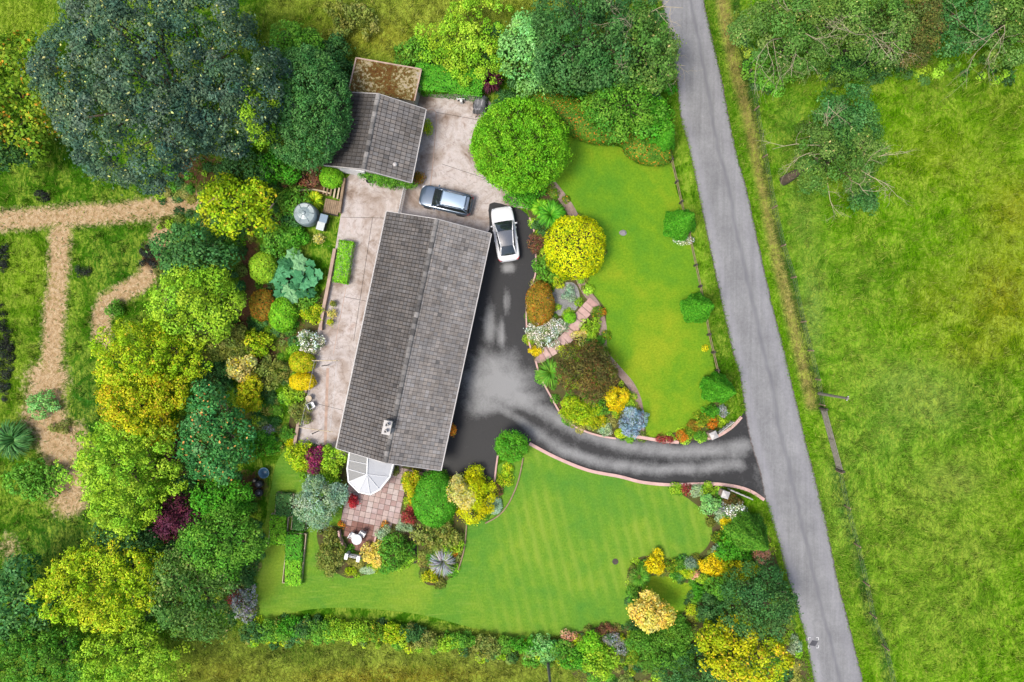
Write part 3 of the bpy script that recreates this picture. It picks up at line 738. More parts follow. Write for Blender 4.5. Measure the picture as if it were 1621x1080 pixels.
for x, y in ((3.82, .3), (-3.82, 4.3)):
    d = MB().box((x, y, 1.03), (.08, .95, 2.0)).build('door', MAT['upvc'], house); MB().box((x+(.07 if x > 0 else -.07), y+.36, 1.0), (.06, .05, .14)).build('handle', MAT['steel'], d)

gar = thing('garage', 'small gabled garage with dark mossy tiles beside the round evergreen tree', 'garage', (-10.98, 16.29, 0), R(-11.2))
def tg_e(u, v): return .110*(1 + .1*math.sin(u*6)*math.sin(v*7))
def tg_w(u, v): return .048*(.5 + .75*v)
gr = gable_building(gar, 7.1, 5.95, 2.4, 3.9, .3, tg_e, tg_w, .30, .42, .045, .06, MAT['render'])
gd = MB().box((-1.5, -2.77, 1.05), (2.3, .08, 2.1)).build('garage_door', MAT['white'], gar)
for q in range(5): MB().box((-1.5, -2.82, .3+q*.4), (2.2, .03, .34)).build('panel', MAT['white'], gd)
MB().lathe([(.14, 0), (.19, .05), (.17, .14), (.1, .19), (.03, .2)], 14, (2.15, -1.95, 2.97)).build('roof_vent', MAT['gutter'], gr, True)

shed = thing('lean_to', 'flat roofed store covered in brown moss behind the garage', 'shed', P(609, 128))
zs = 2.2
cr4 = [P(564, 92, zs), P(667, 110, zs), P(656, 160, zs), P(552, 143, zs)]
lc = [v - shed.location for v in cr4]; cen = sum(lc, Vector())/4
wl = [cen + (v-cen)*.96 for v in lc]
MB().prism([(v.x, v.y) for v in wl], 0, zs-.12).build('wall', MAT['render'], shed)
rf = MB().prism([(v.x, v.y) for v in lc], zs-.119, zs).build('roof', MAT['felt'], shed)
for i in range(4):
    if i == 2: continue
    a, b = lc[i], lc[(i+1) % 4]; d = b-a
    MB().box(((a.x+b.x)/2, (a.y+b.y)/2, zs-.02), (d.length, .1, .16), math.atan2(d.y, d.x)).build('roof_edge', MAT['wallcap'], rf)

# conservatory
con = thing('conservatory', 'white half round conservatory with ribbed glazed roof on the bungalow gable', 'conservatory', P(583, 750))
ze, zr_ = 2.15, 2.5
ep = [(553.5,715),(549.8,742),(552,763),(568,779),(586,783),(601,775),(617,755),(623,733)]
EP = [P(x, y, ze) - con.location for x, y in ep]; apex = P(581, 751, zr_+.25) - con.location; top = P(582, 724, zr_+.25) - con.location
EP = [Vector((v.x, v.y, ze)) for v in EP]; apex.z = zr_+.25; top.z = zr_+.25
faces = [(EP[0], EP[1], apex, top)] + [(EP[i], EP[i+1], apex) for i in range(1, 6)] + [(EP[6], EP[7], top, apex)]
for i, f in enumerate(faces):
    m = MB(); n = len(f); lo = [v - Vector((0, 0, .025)) for v in f]
    m.add(list(f)+lo, [tuple(range(n)), tuple(reversed(range(n, 2*n)))] + [((j+1) % n, j, n+j, n+(j+1) % n) for j in range(n)])
    m.build('roof_pane', MAT['polygrey'] if i in (0, 1) else MAT['poly'], con)
for v in EP[1:7]: MB().tube([v + Vector((0, 0, .02)), apex + Vector((0, 0, .02))], .035, 5).build('glazing_bar', MAT['upvc'], con)
MB().tube([top + Vector((0, 0, .03)), apex + Vector((0, 0, .03))], .06, 6).build('ridge_bar', MAT['upvc'], con)
mid = (EP[0]+EP[1])/2; MB().tube([mid + Vector((0, 0, .02)), (top*.6+apex*.4) + Vector((0, 0, .02))], .03, 5).build('glazing_bar', MAT['upvc'], con)
MB().tube([v + Vector((0, 0, -.02)) for v in EP], .085, 6).build('gutter', MAT['upvc'], con)
for i in range(7):
    a, b = EP[i], EP[i+1]; d = b-a; c = (a+b)/2*.94; an = math.atan2(d.y, d.x)
    MB().box((c.x, c.y, .3), (d.length*.97, .2, .6), an).build('base_wall', MAT['render'], con)
    f = MB(); f.box((c.x, c.y, .64), (d.length*.93, .09, .07), an); f.box((c.x, c.y, 2.02), (d.length*.93, .09, .12), an)
    for q in (-.44, 0, .44): f.box((c.x + d.x*q*.95, c.y + d.y*q*.95, 1.32), (.06, .07, 1.32), an)
    fo = f.build('window', MAT['upvc'], con); MB().box((c.x, c.y, 1.32), (d.length*.88, .02, 1.3), an).build('pane', MAT['glass'], fo)

# ================================================================== CARS
def patch_grid(A, B, C, D, bulge, n=8, inset=0.0):
    """curved patch with corners A,B (lower edge) C,D (upper edge), pushed out along its normal"""
    nrm = (B-A).cross(D-A).normalized(); vs_, fs = [], []
    for j in range(n+1):
        for i in range(n+1):
            u = inset + (1-2*inset)*i/n; v = inset + (1-2*inset)*j/n
            p = A.lerp(B, u).lerp(D.lerp(C, u), v)
            vs_.append(p + nrm*bulge*(1-(2*u-1)**2)*(1-.6*(2*v-1)**2))
    for j in range(n):
        for i in range(n):
            a = j*(n+1)+i; fs.append((a, a+1, a+n+2, a+n+1))
    return vs_, fs
def make_car(name, label, front, rear, L, Wd, Ht, paint, roofmat, xs, belt, rails, suv, rear_w):
    f, r = P(*front, .8), P(*rear, .8); mid = (f+r)/2; d = f-r
    car = thing(name, label, 'car', (mid.x, mid.y, .028), math.atan2(d.y, d.x))
    hw = Wd/2
    st = [(.5, .52, .55), (.488, .72, .66), (.46, .86, .74), (.41, .95, .80), (.33, .985, .86), (.2, 1.0, belt), (0, 1.0, belt+.02), (-.2, 1.0, belt+.03), (-.35, .985, belt+.02), (-.43, .95, belt-.02), (-.47, .86, belt-.1), (-.492, .74, belt-.24), (-.5, .6, .6)]
    vs_, fs = [], []; n = 0
    for x, wk, zt in st:
        w_ = hw*wk; x *= L; e = 1 if abs(x) < L*.47 else .0
        ring = [(0, .24), (w_*.85, .24), (w_*.98, .36), (w_, .58), (w_*.985, zt-.12), (w_*.93, zt-.035), (w_*.80, zt), (w_*.4, zt+.025), (0, zt+.032)]
        full = ring + [(-y, z) for y, z in ring[-2:0:-1]]
        n = len(full); vs_ += [Vector((x, y, z)) for y, z in full]
    for i in range(len(st)-1):
        for k in range(n):
            k2 = (k+1) % n; fs.append((i*n+k, i*n+k2, (i+1)*n+k2, (i+1)*n+k))
    fs.append(tuple(range(n))[::-1]); fs.append(tuple((len(st)-1)*n+k for k in range(n)))
    m = MB().add(vs_, fs); body = m.build('body', paint, car, True)
    bm = bmesh.new(); bm.from_mesh(body.data); bmesh.ops.recalc_face_normals(bm, faces=bm.faces); bm.to_mesh(body.data); bm.free()
    sb = body.modifiers.new('sub', 'SUBSURF'); sb.levels = sb.render_levels = 2
    w0, w1, r1, r0 = (k*L for k in xs)      # windscreen foot, windscreen head, rear head, rear foot
    zb = belt - .01; zt = Ht-.03
    B = [Vector((w0, hw*.80, zb)), Vector((w0, -hw*.80, zb)), Vector((r0, -hw*rear_w, zb)), Vector((r0, hw*rear_w, zb))]
    T = [Vector((w1, hw*.66, zt)), Vector((w1, -hw*.66, zt)), Vector((r1, -hw*rear_w*.80, zt-.03)), Vector((r1, hw*rear_w*.80, zt-.03))]
    for nm, (a, b), bl, mt in (('windscreen', (0, 1), .12, MAT['glass']), ('side_window', (1, 2), .07, MAT['glass']), ('rear_window', (2, 3), .10, MAT['glass']), ('side_window', (3, 0), .07, MAT['glass'])):
        v, fc = patch_grid(B[b], B[a], T[a], T[b], -bl if False else bl, 8)
        g = MB().add(v, fc); go = g.build(nm, mt, car, True)
        c0 = sum((Vector(q) for q in v), Vector())/len(v); cc = Vector((0, 0, 1.0))
        nn = go.data.polygons[len(go.data.polygons)//2].normal
        if nn.dot(c0-cc) < 0:      # bulge must point outwards
            v, fc = patch_grid(B[a], B[b], T[b], T[a], bl, 8); bpy.data.objects.remove(go); go = MB().add(v, fc).build(nm, mt, car, True)
    v, fc = patch_grid(T[1], T[0], T[3], T[2], .07, 10)
    ro = MB().add(v, fc).build('roof', roofmat if roofmat else paint, car, True)
    if ro.data.polygons[40].normal.z < 0:
        v, fc = patch_grid(T[0], T[1], T[2], T[3], .07, 10); bpy.data.objects.remove(ro); ro = MB().add(v, fc).build('roof', roofmat if roofmat else paint, car, True)
    for i in range(4):
        MB().tube([B[i] + Vector((0, 0, -.03)), B[i].lerp(T[i], .5) + (B[i].lerp(T[i], .5)-Vector((0, 0, 1.1)))*.02, T[i]], [.055, .05, .05], 8).build('pillar', paint, car, True)
    for i, j, rr in ((1, 2, .045), (3, 0, .045), (0, 1, .04), (2, 3, .05))[:4 if suv else 2]:
        a, b = T[i], T[j]; q = (a+b)/2
        MB().tube([a, a.lerp(b, .25) + Vector((0, 0, .03)), q + Vector((0, 0, .04)), a.lerp(b, .75) + Vector((0, 0, .03)), b], rr, 8).build('roof_frame', paint, car, True)
    if not suv:   # wide white rear deck round the glass
        for s in (-1, 1):
            MB().tube([Vector((w0*.9, s*hw*.84, zb+.0)), Vector((0, s*hw*.86, zb+.03)), Vector((r0*.95, s*hw*rear_w*1.06, zb+.02))], .05, 8).build('waistline_trim', paint, car, True)
    if rails:
        for s in (-1, 1):
            MB().tube([Vector((w1-.15, s*hw*.60, zt+.05)), Vector((w1-.35, s*hw*.60, zt+.12)), Vector((r1+.4, s*hw*rear_w*.73, zt+.11)), Vector((r1+.2, s*hw*rear_w*.73, zt+.04))], .022, 6).build('roof_rail', MAT['black'], car, True)
        MB().box((r1-.12, 0, zt-.06), (.3, hw*1.15, .04)).build('spoiler', paint, car, bevel=.015)
    for x in (.315*L, -.305*L):
        for s in (-1, 1):
            wh = MB(); prof = [(.2, -.1), (.31, -.1), (.335, -.07), (.335, .07), (.31, .1), (.2, .1)]
            wv = MB().lathe(prof, 24); M = Matrix.Rotation(R(90), 3, 'X')
            wh.add([M @ Vector(v) + Vector((x, s*(hw-.09), .335)) for v in wv.v], wv.f); who = wh.build('wheel', MAT['black'], car, True)
            rv = MB().lathe([(.05, -.06), (.2, -.05), (.21, .05), (.2, .105), (.06, .09)], 18)
            MB().add([M @ Vector((v[0], v[1], -v[2]*s)) + Vector((x, s*(hw-.09), .335)) for v in rv.v], rv.f).build('rim', MAT['steel'], who, True)
    for s in (-1, 1):
        mi = MB().lathe([(.02, -.07), (.085, -.05), (.1, 0), (.085, .05), (.02, .07)], 10)
        mo = MB().add([Vector((v[0]*.7 + w0*.72, s*(hw+.05) + v[1]*1.1, belt+.05 + v[2])) for v in mi.v], mi.f).build('wing_mirror', paint, car, True)
        MB().tube([(w0*.74, s*hw*.86, belt-.02), (w0*.73, s*(hw+.02), belt+.03)], .025, 6).build('mirror_arm', paint, mo)
        hl = MB(); hl.tube([(L*.485, s*hw*.58, .655), (L*.465, s*hw*.76, .70), (L*.425, s*hw*.89, .745)], [.03, .065, .02], 8); hl.build('headlight', MAT['lamp'], car, True)
        tl = MB(); tl.tube([(-L*.488, s*hw*.62, belt-.2), (-L*.475, s*hw*.78, belt-.13), (-L*.44, s*hw*.93, belt-.08)], [.03, .05, .02], 8); tl.build('tail_light', MAT['tail'], car, True)
        MB().box((L*.09, s*(hw+.005), belt-.2), (.16, .03, .03)).build('door_handle', paint, car)
        MB().box((-L*.1, s*(hw+.005), belt-.2), (.16, .03, .03)).build('door_handle', paint, car)
    MB().box((L*.497, 0, .42), (.05, .52, .11)).build('number_plate', MAT['white'], car)
    MB().box((L*.492, 0, .58), (.06, hw*.9, .12)).build('grille', MAT['black'], car)
    for a, b in ((.02, .02),):
        pass
    wp = MB()
    wp.tube([(w0+.02, hw*.3, zb+.05), (w0-.12, -hw*.1, zb+.16)], .012, 4); wp.tube([(w0+.02, -hw*.3, zb+.05), (w0-.12, -hw*.62, zb+.14)], .012, 4); wp.build('wiper', MAT['black'], car)
    return car
MAT['lamp'] = glassy('lamp_lens', (.35, .36, .38), .1); MAT['tail'] = glassy('tail_lens', (.25, .01, .01), .15)
def paintmat(name, c, metal=.0, rough=.25):
    return plain(name, c, rough, metal, var=.03, coat=1.0)
MAT['paint_blue'] = paintmat('blue_grey_car_paint', (.060, .088, .125), .5, .3); MAT['paint_white'] = paintmat('white_car_paint', (.46, .46, .46))
make_car('parked_car', 'dark blue grey estate car with roof rails parked beside the garage', (665, 307.5), (747, 326.5), 4.45, 1.86, 1.52, MAT['paint_blue'], paintmat('roof_paint_sky_sheen', (.20, .27, .34), .3, .35), (.235, .07, -.375, -.465), .93, True, True, .80)  # roof colour lighter than the body: sky reflection painted in
make_car('parked_car', 'white car with a dark glass roof parked on the black driveway', (793, 326.5), (806.5, 414), 4.55, 1.92, 1.5, MAT['paint_white'], MAT['roofglass'], (.22, .03, -.24, -.395), .92, False, False, .66)

# ================================================================== SMALL OBJECTS
t = thing('fuel_tank', 'round grey plastic tank with a ribbed domed lid beside the plank deck', 'tank', P(490, 343))
MAT['tank'] = plain('grey_tank_plastic', G(158, 176, 178), .35, var=.12, scale=2)
MB().lathe([(.86, 0), (.92, .06), (.92, .5), (.95, .53), (.92, .56), (.92, 1.0), (.95, 1.03), (.92, 1.06), (.92, 1.3), (.86, 1.42)], 32).build('body', MAT['tank'], t, True)
lid = MB().lathe([(.86, 1.415), (.80, 1.46), (.78, 1.44), (.62, 1.56), (.60, 1.54), (.4, 1.64), (.2, 1.68), (.0, 1.69)], 32).build('lid', MAT['tank'], t, True)
for k in range(6):
    a = k*math.pi/3; MB().tube([(.18*math.cos(a), .18*math.sin(a), 1.68), (.5*math.cos(a), .5*math.sin(a), 1.60), (.78*math.cos(a), .78*math.sin(a), 1.46)], .035, 6).build('rib', MAT['tank'], lid, True)
MB().lathe([(.17, 1.67), (.17, 1.75), (.1, 1.77), (0, 1.77)], 14).build('filler_cap', MAT['tank'], lid, True)
def bin_box(px, py, c, label, rz):
    t = thing('storage_box', label, 'box', P(px, py), rz)
    m = MB(); m.hexa([Vector((x*.24, y*.26, .03)) for x, y in ((-1,-1),(1,-1),(1,1),(-1,1))], [Vector((x*.29, y*.31, .9)) for x, y in ((-1,-1),(1,-1),(1,1),(-1,1))]); m.build('body', MAT['black'], t)
    MB().box((0, 0, .935), (.64, .68, .07)).build('lid', plain('bin_lid', c, .5, var=.1), t, bevel=.02)
    MB().tube([(-.3, -.25, .9), (-.38, -.25, .93), (-.38, .25, .93), (-.3, .25, .9)], .02, 6).build('handle', MAT['black'], t)
bin_box(517, 349, G(128, 156, 178), 'storage box with a blue grey lid next to the round tank', R(-15))
bin_box(512.5, 361, G(218, 226, 222), 'storage box with a white lid next to the round tank', R(-15))
t = thing('plank_deck', 'small deck of pale planks beside the concrete yard', 'deck', P(526, 328), R(-12))
for i in range(8): MB().box((-.56+i*.16, 0, .16), (.14, 1.15, .05)).build('plank', MAT['timber'], t)
MB().box((0, -.64, .11), (1.36, .08, .22)).build('bearer', MAT['darktimber'], t); MB().box((0, .5, .068), (1.3, .1, .13)).build('bearer', MAT['darktimber'], t)
t = thing('garden_steps', 'timber sleeper steps below the round lime green bush', 'steps', P(523, 305), R(-10))
for i, (x, l) in enumerate(((.75, .95), (.42, .9), (.1, .75), (-.22, .8), (-.54, .7))): MB().box((x, .03*i, .3-.05*i), (.13, l, .1)).build('sleeper', MAT['palewood'] if i < 2 else MAT['timber'], t); MB().box((x, .03*i, (.25-.05*i)/2), (.1, l-.1, .25-.05*i)).build('riser', MAT['darktimber'], t)
# washing line posts
def t_post(pb, a, b, label):
    base = P(*pb); t = thing('washing_line_post', label, 'post', base); h = 2.2
    A, B = P(*a, h)-base, P(*b, h)-base
    MB().tube([(0, 0, 0), (0, 0, h)], .045, 8).build('pole', MAT['steel'], t)
    MB().tube([A, B], .04, 8).build('crossbar', MAT['palewood'], t)
    for q in (.08, .92): MB().lathe([(.02, 0), (.03, .03), (.02, .08)], 8, A.lerp(B, q) + Vector((0, 0, .03))).build('hook', MAT['black'], t)
    return base + A, base + B
a1, b1 = t_post((520, 578), (494, 571), (537, 571), 'washing line post with pale crossbar next to the yellow domed bushes')
a2, b2 = t_post((505, 682), (470, 676), (527, 684), 'washing line post with crossbar above the yard end beside the purple shrub')
for p, q, sd_ in ((a1.lerp(b1, .1), a2.lerp(b2, .1), 'nearer the low garden wall'), (a1.lerp(b1, .92), a2.lerp(b2, .92), 'nearer the bungalow')):
    o = MB().tube([p + Vector((0, 0, .05)), (p+q)/2 - Vector((0, 0, .06)), q + Vector((0, 0, .05))], .008, 4).build('washing_line', MAT['upvc']); tag(o, 'thin washing line between the two crossbar posts, %s' % sd_, 'line', 'washing lines')
# telephone cable to the house
# pots and yard furniture
def pot(px, py, r, h, mat, label, plant=None, name='plant_pot', cat='pot', n=10):
    t = thing(name, label, cat, P(px, py))
    MB().lathe([(r*.72, .03), (r*.98, h*.9), (r*1.06, h*.92), (r*1.06, h), (r*.9, h), (r*.85, h*.9)], 16).build('pot', mat, t, True)
    return t, h
def chair(px, py, rz, mat, label, group=None):
    t = thing('garden_chair', label, 'chair', P(px, py, .0), rz, group); t.location.z = .04
    MB().box((0, 0, .42), (.46, .46, .05)).build('seat', mat, t, bevel=.015)
    MB().box((-.21, 0, .68), (.05, .46, .48)).build('backrest', mat, t, bevel=.015)
    for x in (-.19, .19):
        for y in (-.19, .19): MB().tube([(x, y, 0), (x, y, .41)], .022, 6).build('leg', mat, t)
    for y in (-.24, .24): MB().tube([(-.2, y, .62), (.2, y, .62), (.2, y, .4)], .02, 6).build('armrest', mat, t)
    return t
t = thing('garden_stool', 'round cream topped stool on the yard by the low wall', 'stool', P(491.5, 630)); t.location.z = .03
MB().lathe([(.0, .44), (.24, .44), (.26, .46), (.26, .5), (.2, .51), (.19, .485), (.0, .485)], 20).build('seat', MAT['palewood'], t, True)
for k in range(3): a = k*2.094; MB().tube([(.2*math.cos(a), .2*math.sin(a), 0), (.15*math.cos(a), .15*math.sin(a), .45)], .022, 6).build('leg', MAT['palewood'], t)
chair(496, 641, R(25), MAT['white'], 'white garden chair on the yard beside the round cream stool')
t = thing('patio_table', 'round white table on the dark brick circle of the patio', 'table', P(568, 850)); t.location.z = .055
MB().lathe([(0, .68), (.40, .68), (.43, .70), (.43, .73), (.40, .745), (0, .745)], 28).build('table_top', MAT['white'], t, True)
MB().lathe([(.22, 0), (.22, .03), (.05, .07), (.045, .685)], 14).build('pedestal', MAT['white'], t, True)
chair(560, 845, R(-30), MAT['white'], 'white garden chair beside the round patio table towards the grey green tree').location.z = .06
chair(576, 842, R(-120), MAT['white'], 'white garden chair beside the round patio table towards the conservatory').location.z = .06
t = thing('garden_gate', 'low white gate with two posts where the patio meets the lawn', 'gate', P(562, 877), R(-12))
for x in (-.5, .5): MB().box((x, 0, .5), (.2, .42, 1.0)).build('post', MAT['white'], t, bevel=.02); MB().box((x, 0, 1.03), (.26, .48, .05)).build('post_cap', MAT['white'], t)
for z in (.3, .75): MB().box((0, .02, z), (.8, .06, .1)).build('rail', MAT['white'], t)
for i in range(6): MB().box((-.33+i*.13, -.03, .52), (.07, .04, .8)).build('slat', MAT['white'], t)
# tarpaulin heap and small white trolley table by the yard hedge
t = thing('covered_trailer', 'small trailer under a crumpled grey cover beside the round green tree', 'trailer', P(761, 168), R(-8))
tv, tf = [], []; nn = 12
for j in range(nn+1):
    for i in range(nn+1):
        u, v = i/nn-.5, j/nn-.5; e = max(abs(u), abs(v))*2
        z = .95*(1-max(0, e-.8)*4.2) + .16*math.sin(7*u+3*v)*math.cos(5*v-u*4) - .25*abs(u-.1)
        tv.append((u*1.15*(1+.05*math.sin(j*2)), v*1.5*(1+.06*math.sin(i*2.3)), max(.06, z)))
for j in range(nn):
    for i in range(nn): tf.append((j*(nn+1)+i, j*(nn+1)+i+1, (j+1)*(nn+1)+i+1, (j+1)*(nn+1)+i))
MB().add(tv, tf).build('cover', plain('grey_tarpaulin', G(128, 128, 132), .5, var=.4, scale=2), t)
MB().box((0, 0, .38), (.9, 1.2, .3)).build('box_body', MAT['black'], t)
for s in (-1, 1):
    wv = MB().lathe([(.1, -.06), (.22, -.06), (.24, 0), (.22, .06), (.1, .06)], 16); M_ = Matrix.Rotation(R(90), 3, 'Y')
    MB().add([M_ @ Vector(v) + Vector((s*.56, -.1, .24)) for v in wv.v], wv.f).build('wheel', MAT['black'], t, True)
MB().tube([(0, -.6, .4), (-.15, -.95, .38), (-.3, -1.0, .03)], .03, 6).build('tow_bar', MAT['black'], t)
t = thing('work_table', 'small white slatted table on the concrete near the grey cover', 'table', P(730, 159), R(4))
MB().box((0, 0, .6), (.66, .26, .05)).build('table_top', MAT['white'], t)
for x in (-.22, 0, .22): MB().lathe([(.06, .0), (.07, .03), (.05, .05)], 10, (x, 0, .626)).build('cup', MAT['black'] if x else MAT['terracotta'], t)
for x in (-.28, .28): MB().box((x, 0, .3), (.05, .22, .58)).build('leg', MAT['white'], t)
MB().box((.02, -.24, .3), (.2, .2, .6)).build('side_shelf', MAT['white'], t)
t = thing('yard_gate', 'narrow white gate between the garage corner and the bungalow', 'gate', P(637, 322)); A, B = P(643, 300)-P(637, 322), P(634, 343)-P(637, 322); d = B-A; an = math.atan2(d.y, d.x)
for q in (0, 1): MB().box(A.lerp(B, q) + Vector((0, 0, .65)), (.12, .12, 1.3), an).build('post', MAT['white'], t)
for z in (.3, 1.1): MB().box((A+B)/2 + Vector((0, 0, z)), (d.length-.12, .05, .1), an).build('rail', MAT['white'], t)
for i in range(11): MB().box(A.lerp(B, (i+1)/12) + Vector((0, 0, .68)), (.1, .03, 1.15), an).build('slat', MAT['white'], t)
# raised timber vegetable beds
BEDS = [(450, 799, 26, 36, 'wider raised timber bed of dark herbs nearest the blue tub'), (441, 838, 27, 46, 'raised timber bed of bright lettuce below the herb bed'), (474, 820, 22, 38, 'raised timber bed beneath the grey green tree'), (466, 884, 29, 80, 'longest raised timber bed packed with lime lettuce')]
for bx, by, bw, bh, lab in BEDS:
    t = thing('raised_bed', lab, 'raised bed', P(bx, by, .3).xy.to_3d(), R(-6)); w_, h_ = M2(bw), M2(bh)
    for s in (-1, 1):
        MB().box((s*w_/2, 0, .17), (.05, h_+.05, .36)).build('board', MAT['palewood'], t); MB().box((0, s*h_/2, .165), (w_-.052, .05, .35)).build('board', MAT['palewood'], t)
    MB().box((0, 0, .14), (w_-.05, h_-.05, .28)).build('soil', MAT['soil'], t)
# tubs by the vegetable garden
t = thing('garden_tub', 'blue plastic tub beside the grass path', 'tub', P(421, 747))
MB().lathe([(.32, .02), (.42, .5), (.45, .5), (.45, .54), (.4, .54), (.3, .1), (0, .1)], 20).build('tub', plain('blue_plastic', G(70, 120, 150), .4), t, True)
MB().tube([(-.42, 0, .5), (-.5, 0, .6), (-.42, .12, .5)], .02, 6).build('handle', MAT['black'], t)
def wbarrel(px, py, r, h, mat, label):
    t = thing('garden_barrel', label, 'barrel', P(px, py))
    MB().lathe([(r*.8, 0), (r, h*.3), (r, h*.6), (r*.85, h), (r*.7, h), (r*.7, h*.75), (0, h*.75)], 18).build('body', MAT['black'], t, True)
    MB().lathe([(r*.5, h*.76), (r*.55, h*.95), (0, h*1.0)], 14).build('lid', mat, t, True)
wbarrel(413, 765, .3, .6, MAT['stone'], 'black barrel with a pale stone lid next to the blue tub')
wbarrel(412, 779, .32, .45, MAT['steel'], 'squat black barrel with a dull lid by the herb bed')
wbarrel(405, 760, .2, .4, MAT['palewood'], 'small black barrel with a cream lid behind the stone lidded one')
# entrance pillars with white rails
def pillar(px, py, rz, label):
    t = thing('gate_pillar', label, 'pillar', P(px, py), rz)
    MB().box((0, 0, .6), (.5, .5, 1.2)).build('shaft', MAT['wallcap'], t, bevel=.02)
    m = MB(); s = .3; m.hexa([Vector((x*s, y*s, 1.2)) for x, y in ((-1,-1),(1,-1),(1,1),(-1,1))], [Vector((x*s, y*s, 1.28)) for x, y in ((-1,-1),(1,-1),(1,1),(-1,1))])
    m.add([Vector((x*s, y*s, 1.281)) for x, y in ((-1,-1),(1,-1),(1,1),(-1,1))] + [Vector((0, 0, 1.4))], [(0, 1, 4), (1, 2, 4), (2, 3, 4), (3, 0, 4)]); m.build('cap', MAT['gutter'], t)
pillar(1123, 686, R(25), 'white capped gate pillar beside the red and orange border plants')
pillar(1141, 778, R(-18), 'white capped gate pillar beside the white hydrangea')
def rail(a, b, label):
    A, B = P(*a), P(*b); t = thing('white_railing', label, 'railing', (A+B)/2); d = B-A; an = math.atan2(d.y, d.x); n = 5
    for z in (.35, .8): MB().box((0, 0, z), (d.length, .07, .12), an).build('rail', MAT['gutter'], t)
    for i in range(n): MB().box((A-B)/2 + d*(i/(n-1)) + Vector((0, 0, .45)), (.09, .09, .9), an).build('post', MAT['gutter'], t)
rail((1134, 684), (1156, 667), 'white rail fence next to the orange border pillar'); rail((1152, 773), (1185, 787), 'white rail fence next to the hydrangea pillar')
# roadside fence along the lawn
def fence(name, label, pts, sp, h, pm, wires, r=.05, wr=.006, wm=None):
    c = W(pts); t = thing(name, label, 'fence', c[0]); L = 0; P0 = c[0]; posts = []
    for a, b in zip(c, c[1:]):
        n = max(1, round((b-a).length/sp))
        posts += [a.lerp(b, i/n) for i in range(n)]
    posts.append(c[-1])
    m = MB().box((0, 0, h/2-.05), (r*2, r*2, h+.1)); po = m.build('post', pm); me_ = po.data; bpy.data.objects.remove(po)
    for p in posts:
        o = link('post', me_, None, t, p-P0); o.rotation_euler = (random.uniform(-.03, .03), random.uniform(-.03, .03), random.uniform(0, 1.5))
    for z in wires: MB().tube([p-P0 + Vector((0, 0, z)) for p in posts], wr, 4).build('wire' if wr < .02 else 'rail', wm or MAT['steel'], t)
    return t
fence('post_fence', 'low dark post and rail fence between the lawn and the road verge', [(1052,200),(1061,256),(1069,290),(1076,322),(1088,370),(1099,421),(1106,454),(1120,530),(1133,586),(1139,625)], 1.9, .95, MAT['darktimber'], (.4, .8), .075, .03, MAT['timber'])
fence('wire_fence', 'post and wire fence in the rough grass north of the field gate', [(1172,60),(1194,175),(1207,250),(1222,330),(1236,390),(1252,440),(1267,510),(1290,600),(1297,640)], 3.2, 1.1, MAT['timber'], (.35, .7, 1.0), .05)
fence('wire_fence', 'post and wire fence in the rough grass south of the field gate', [(1324,745),(1336,800),(1352,860),(1366,920),(1376,970),(1396,1020),(1412,1090)], 3.2, 1.1, MAT['timber'], (.35, .7, 1.0), .05)
A, B = P(1297, 646), P(1323, 742); t = thing('field_gate', 'weathered grey five bar gate into the meadow', 'gate', (A+B)/2); d = B-A; an = math.atan2(d.y, d.x)
MAT['greywood'] = plain('silvered_wood', G(150, 142, 128), .85, var=.3, scale=4, bmp=.4)
for i, z in enumerate((.25, .48, .71, .94, 1.2)): MB().box((0, 0, z), (d.length-.2, .05, .1), an).build('bar', MAT['greywood'], t)
for q in (-.46, 0, .46): MB().box(d*q + Vector((0, 0, .74)), (.09, .1, 1.0), an).build('upright', MAT['greywood'], t)
m = MB(); m.tube([d*-.46 + Vector((0, 0, .25)), Vector((0, 0, 1.15))], .05, 5); m.build('brace', MAT['greywood'], t)
for q in (-.5, .5): MB().box(d*q + Vector((0, 0, .7)), (.16, .16, 1.5), an).build('post', MAT['darktimber'], t)
# poles with wires
def pole(px, py, h, label):
    t = thing('utility_pole', label, 'pole', P(px, py))
    MB().tube([(0, 0, -.1), (0, 0, h)], [.13, .09], 10).build('pole', MAT['greywood'], t)
    MB().box((0, 0, h-.2), (.34, .09, .1), R(70)).build('cross_arm', MAT['darktimber'], t)
    for s in (-1, 1): MB().lathe([(.03, 0), (.05, .04), (.03, .1)], 8, (s*.14*math.cos(R(70)), s*.14*math.sin(R(70)), h-.15)).build('insulator', MAT['upvc'], t, True)
    return t.location + Vector((0, 0, h))
p1 = pole(1296, 623, 5.0, 'grey utility pole rising beside the field gate'); p2 = pole(867, 1046, 6.0, 'grey utility pole in the brown meadow below the hedge')
o = MB().tube([p2, p2.lerp(P(1090, 1180, 5), .5) + Vector((-6, 0, -.2)), P(600, 1250, 5.5)], .008, 4).build('overhead_wire', MAT['steel']); tag(o, 'thin overhead wire leaving the pole in the brown meadow', 'wire')
ob = MB(); n = 0
bm = bmesh.new(); bmesh.ops.create_icosphere(bm, subdivisions=2, radius=.28)
for v in bm.verts: v.co = Vector((v.co.x*1.2, v.co.y*.9, max(0, v.co.z*.6))) * random.uniform(.85, 1.1)
me = bpy.data.meshes.new('boulder'); bm.to_mesh(me); bm.free()
o = link('boulder', me, MAT['stone'], None, P(986, 369)); tag(o, 'small grey stone lying alone on the open lawn', 'stone')
MB2 = MB().lathe([(.26, .0), (.26, .012), (0, .014)], 14); o = MB2.build('drain_cover', MAT['darktimber'], loc=P(974, 889) + Vector((0, 0, .008))); tag(o, 'small dark round cover set in the striped lawn', 'cover')

